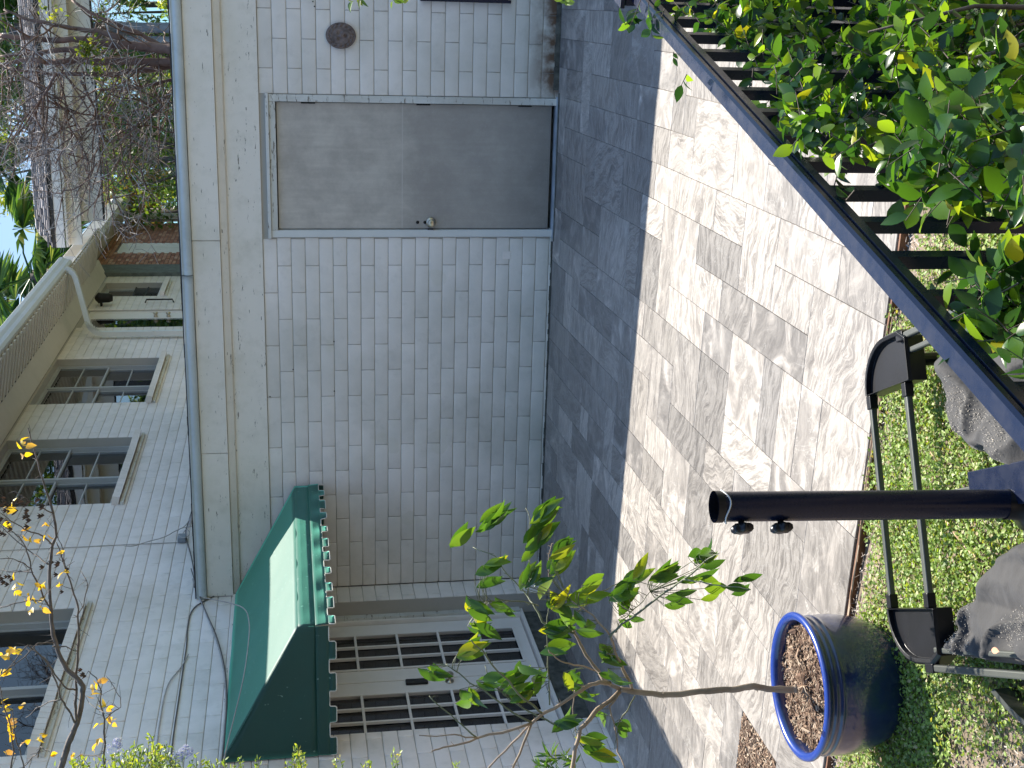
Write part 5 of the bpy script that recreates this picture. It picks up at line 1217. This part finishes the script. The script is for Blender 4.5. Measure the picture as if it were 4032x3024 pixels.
# ------------------------------------------------------------------ trees behind
def crown(rnd, c, rad, n, sz, seed, lumps=9):
    g = MB(); c = Vector(c); rad = Vector(rad); cs = []
    for _ in range(lumps):
        d = Vector((rnd.uniform(-1, 1), rnd.uniform(-1, 1), rnd.uniform(-1, 1)));
        if d.length > 1: d.normalize()
        cs.append((c + Vector((d.x * rad.x, d.y * rad.y, d.z * rad.z)) * .75, rnd.uniform(.3, .55) * min(rad)))
    for _ in range(n):
        q, r_ = rnd.choice(cs); d = rdir(); p = q + d * r_ * rnd.uniform(.45, 1.1)
        s_ = sz * rnd.uniform(.6, 1.3); u = rdir(); v = u.cross(d); v = v.normalized() if v.length > .01 else u.orthogonal().normalized()
        g.add([p - u * s_ * .5, p + v * s_ * .22, p + u * s_ * .5, p - v * s_ * .22], [(0, 1, 2, 3)])
    return g
rt_ = random.Random(90)
def btree(x, y, z, rad, n, sz, m, label, lumps=9, trunk='twig', sp=0):
    t = thing('tree', label, 'tree', (x, y, -.3), 'trees beyond the far wing')
    base = Vector((x, y, -.3)); top = Vector((x + rt_.uniform(-.3, .3), y, z))
    B(MB().tube(wob([base, base.lerp(top, .5), top], .03), [.16 - .1 * i / 8 for i in range(9)], 8), 'trunk', trunk, t, True)
    for _ in range(6):
        a = base.lerp(top, rt_.uniform(.45, .9)); b = top + Vector((rt_.uniform(-1, 1) * rad[0], rt_.uniform(-1, 1) * rad[1], rt_.uniform(-.5, 1) * rad[2])) * .7
        B(MB().tube(wob([a, a.lerp(b, .5) + Vector((0, 0, .2)), b], .06, 1), [.05, .04, .03, .02, .01], 6), 'limb', trunk, t, True)
    o = crown(rt_, (x, y, z), rad, n, sz, 0, lumps).build('crown', m, None); P(o, t); stuff(o); return t
LT = [(-3.1, 27, 4.6, (1.6, 1.5, 1.7), 5200, .13, 'leaf_far', 'mid green bushy tree rising right behind the red brick wall'),
      (-2.3, 32, 5.4, (1.5, 1.5, 1.6), 4600, .15, 'leaf_lime', 'bright lime green tree glimpsed through the open end of the wing'),
      (-.4, 30, 5.0, (1.9, 1.6, 1.9), 5200, .15, 'leaf_far', 'dark green tree behind the twin grey columns'),
      (1.2, 27, 4.8, (1.6, 1.5, 2.2), 4600, .14, 'leaf_far', 'dull green tree right of the grey columns at the far right'),
      (-5.0, 38, 5.5, (2.4, 2, 2.2), 4200, .2, 'leaf_far', 'distant dark tree far behind the red brick wall'),
      (-1.2, 33, 9.2, (2.4, 2, 2.0), 6000, .16, 'leaf_far', 'tall dark green tree crown rising above the shingle roof'),
      (1.6, 30, 9.0, (2.2, 2, 2.4), 5600, .16, 'leaf_far', 'tall dark tree crown above the roof at the far right'),
      (-4.6, 40, 11.2, (2.4, 2, 1.5), 3000, .18, 'leaf_lime', 'sunlit yellowish tree crown high above the roof')]
for a in LT: btree(*a)
# low shrubs closing the view under the wing
for k, (x, y, z, rd) in enumerate(((-2.6, 24.5, 3.1, .9), (-1.4, 25.5, 3.4, 1.0), (-.2, 24.2, 3.2, .9), (.9, 25, 3.6, 1.1))):
    o = crown(rt_, (x, y, z), (rd, .8, rd), 3000, .1, 0, 8).build('shrub', 'leaf_far' if k % 2 else 'leaf_shrub', None)
    stuff(o); tag(o, ('bright' if k % 2 == 0 else 'dark') + ' shrub ' + ('nearest the red brick wall', 'second from the red brick wall', 'between the trunks and the brick wall', 'at the far right behind the trunks')[k], 'shrub')
# fan palms over the main roof
def palm(c, n, R_, label, m='palm', trunk=True, zf=-.3):
    c = Vector(c); t = thing('palm_tree', label, 'palm', (c.x, c.y, zf))
    if trunk: B(MB().tube([(c.x, c.y, zf), (c.x + .1, c.y, (zf + c.z) / 2), tuple(c)], [.2, .17, .15], 12), 'trunk', 'twig', t, True)
    for k in range(n):
        a = rt_.uniform(0, 6.283); el = rt_.uniform(-.7, 1.1); d = Vector((math.cos(a) * math.cos(el), math.sin(a) * math.cos(el), math.sin(el))); hub = c + d * R_ * rt_.uniform(.55, .8)
        g = MB(); g.tube([c, c.lerp(hub, .5) + Vector((0, 0, .08)), hub], [.025, .018, .012], 5, False)
        s_ = d.cross(Vector((0, 0, 1))).normalized(); up = s_.cross(d); nb = 44
        for i in range(nb):
            th = -1.9 + 3.8 * i / (nb - 1); bd = (d * math.cos(th) + s_ * math.sin(th) + up * .12 * rt_.uniform(-1, 1)).normalized(); l = R_ * rt_.uniform(.65, .85); wv = bd.cross(up).normalized() * .013
            q1 = hub + bd * l * .55 + up * .03; q2 = hub + bd * l + Vector((0, 0, -.08 * l - rt_.uniform(0, .10)))
            g.add([hub, q1 + wv, q2, q1 - wv], [(0, 1, 2), (0, 2, 3)])
        B(g, 'frond', m, t)
    return t
palm(tuple(onY(125, 1090, 27)), 20, 1.35, 'fan palm crown showing above the gutter of the white house')
palm(tuple(onY(50, 1300, 31)), 14, 1.3, 'second fan palm crown farther behind the roof to the left')
palm(tuple(onY(20, 120, 29)), 16, 1.7, 'dark fan palm above the shingle roof at the top right')
palm(tuple(onY(70, 560, 36)), 14, 1.6, 'distant fan palm seen through bare twigs above the roof')
palm(tuple(onY(530, 850, 28.5)), 12, 1.0, 'golden green palm fronds beside the red brick wall', 'palm_gold')
palm(tuple(onY(480, 640, 34)), 8, 1.1, 'palm with hanging dead fronds beyond the open wing', 'twig_pale')

# multi-stemmed bare tree between garage and wing
bt = thing('bare_tree', 'multi-stemmed bare tree with reddish brown trunks and tangled grey twigs behind the garage roof', 'tree', tuple(onY(720, 200, 14.2)))
rb = random.Random(55); TB = 14.0; tw_ = MB(); mid = MB()
def grow(p, d, l, r_, lev):
    n = 4; pts = [p]
    for k in range(n):
        d = (d + Vector((rb.uniform(-1, 1), rb.uniform(-1, 1), rb.uniform(-.7, .9))) * .28).normalized(); p = p + d * l / n; pts.append(p)
    if lev <= 1: tw_.tube(pts[::2] if lev == 0 else pts, [max(.0022, r_ * (1 - .5 * i / n)) for i in range(n + 1)][:len(pts[::2] if lev == 0 else pts)], 3, False)
    else: mid.tube(pts, [r_ * (1 - .45 * i / n) for i in range(n + 1)], 6, False)
    if lev == 0: return
    for _ in range(rb.randint(3, 4) if lev > 1 else rb.randint(4, 6)):
        q = pts[rb.randint(1, n)]; dd = (d * .6 + Vector((rb.uniform(-1, 1), rb.uniform(-1, 1), rb.uniform(-.9, .8))) * 1.0).normalized(); grow(q, dd, l * rb.uniform(.45, .72), r_ * .5, lev - 1)
zc = lambda X, Y: (X / 3.16, Y / 3.16)
stems = [([(2300, 620), (2120, 610), (1900, 590), (1600, 560), (1100, 500), (700, 500), (300, 470), (0, 440)], .085, .03), ([(2300, 770), (2120, 760), (1800, 770), (1500, 760), (1100, 760), (800, 770), (560, 770)], .065, .045),
         ([(560, 770), (300, 740), (60, 800), (0, 820)], .035, .02), ([(1100, 620), (900, 620), (600, 640), (350, 670), (0, 700)], .05, .02), ([(2300, 830), (2100, 830), (1800, 870), (1400, 930), (1000, 920), (700, 920), (450, 900), (100, 850)], .05, .022),
         ([(2300, 560), (2000, 560), (1700, 400), (1400, 270), (1100, 150), (900, 0)], .035, .02), ([(1500, 470), (1200, 380), (900, 350), (600, 290), (300, 230), (50, 120)], .04, .016), ([(2300, 950), (2100, 1000), (1700, 1100), (1500, 1140), (1200, 1110)], .028, .016),
         ([(2250, 1000), (2060, 1200), (1980, 1400), (1960, 1659)], .022, .010), ([(700, 920), (600, 1100), (500, 1250), (300, 1480)], .022, .010), ([(720, 950), (800, 1180), (850, 1400), (1000, 1600)], .014, .008), ([(1000, 1000), (1100, 1200), (1250, 1500), (1300, 1750)], .02, .01), ([(600, 1250), (900, 1400), (1200, 1440), (1600, 1450)], .016, .009)]
for pts, r0_, r1_ in stems:
    n = len(pts); yy = TB + rb.uniform(-.25, .25); Q = wob([onY(*zc(*q), yy + .12 * i) for i, q in enumerate(pts)], .035, 2); k = len(Q) - 1
    B(MB().tube(Q, [(r0_ + (r1_ - r0_) * i / k) * rb.uniform(.85, 1.15) * .72 for i in range(k + 1)], 9), 'trunk' if r0_ > .03 else 'limb', 'crape', bt, True)
    for i in range(3, len(Q), 2 if r0_ > .03 else 1):
        if rb.random() < (.75 if r0_ > .03 else .9):
            d = Vector((rb.uniform(-1.3, .5), rb.uniform(-.6, .6), rb.uniform(-.3, .8))).normalized(); grow(Q[i], d, rb.uniform(.4, .8), .010, 2)
# spreading fine growth to the left of the trunks
for _ in range(55):
    px, py = rb.uniform(30, 680), rb.uniform(420, 860); 
    if px < 100 and rb.random() < .5: continue
    d = Vector((rb.uniform(-1, .3), rb.uniform(-.3, .3), rb.uniform(-.5, .5))).normalized(); grow(onY(px, py - 60, TB + rb.uniform(-.7, .7)), d, rb.uniform(.4, .7), .008, 2)
o = mid.build('boughs', 'crape', None); P(o, bt); stuff(o)
o = tw_.build('twigs', 'twig_pale', None); P(o, bt); stuff(o)
g = MB()
for (cx, cy, n, sp) in ((360, 200, 60, 30), (215, 60, 26, 18), (340, 190, 40, 14), (375, 280, 30, 16), (320, 180, 20, 14), (165, 30, 14, 10)):
    for _ in range(n): g.add(place(yv[0][0], rmat(onY(cx + rb.gauss(0, sp), cy + rb.gauss(0, sp), TB - .2), rdir(), rb.uniform(.03, .06))), yv[0][1])
o = g.build('last_leaves', 'leaf_lime', None); P(o, bt); stuff(o)

# ------------------------------------------------------------------ unseen porch wall and roof added behind the photographer to darken the shade
ph = thing('added_porch_wall', 'unseen porch wall added behind the photographer to darken shade and reflections', 'wall', (0, -2.2, 0))
B(MB().box((-4.5, -2.4, -.3), (6.5, -2.2, 5.2)), 'wall_panel', 'louvre', ph)
B(MB().box((-4.5, -2.19, 3.1), (6.5, -.1, 3.2)), 'added_porch_roof', 'louvre', ph)
B(MB().box((-1.2, -2.19, .18), (3.5, .55, .24)), 'porch_floor', 'louvre', ph)
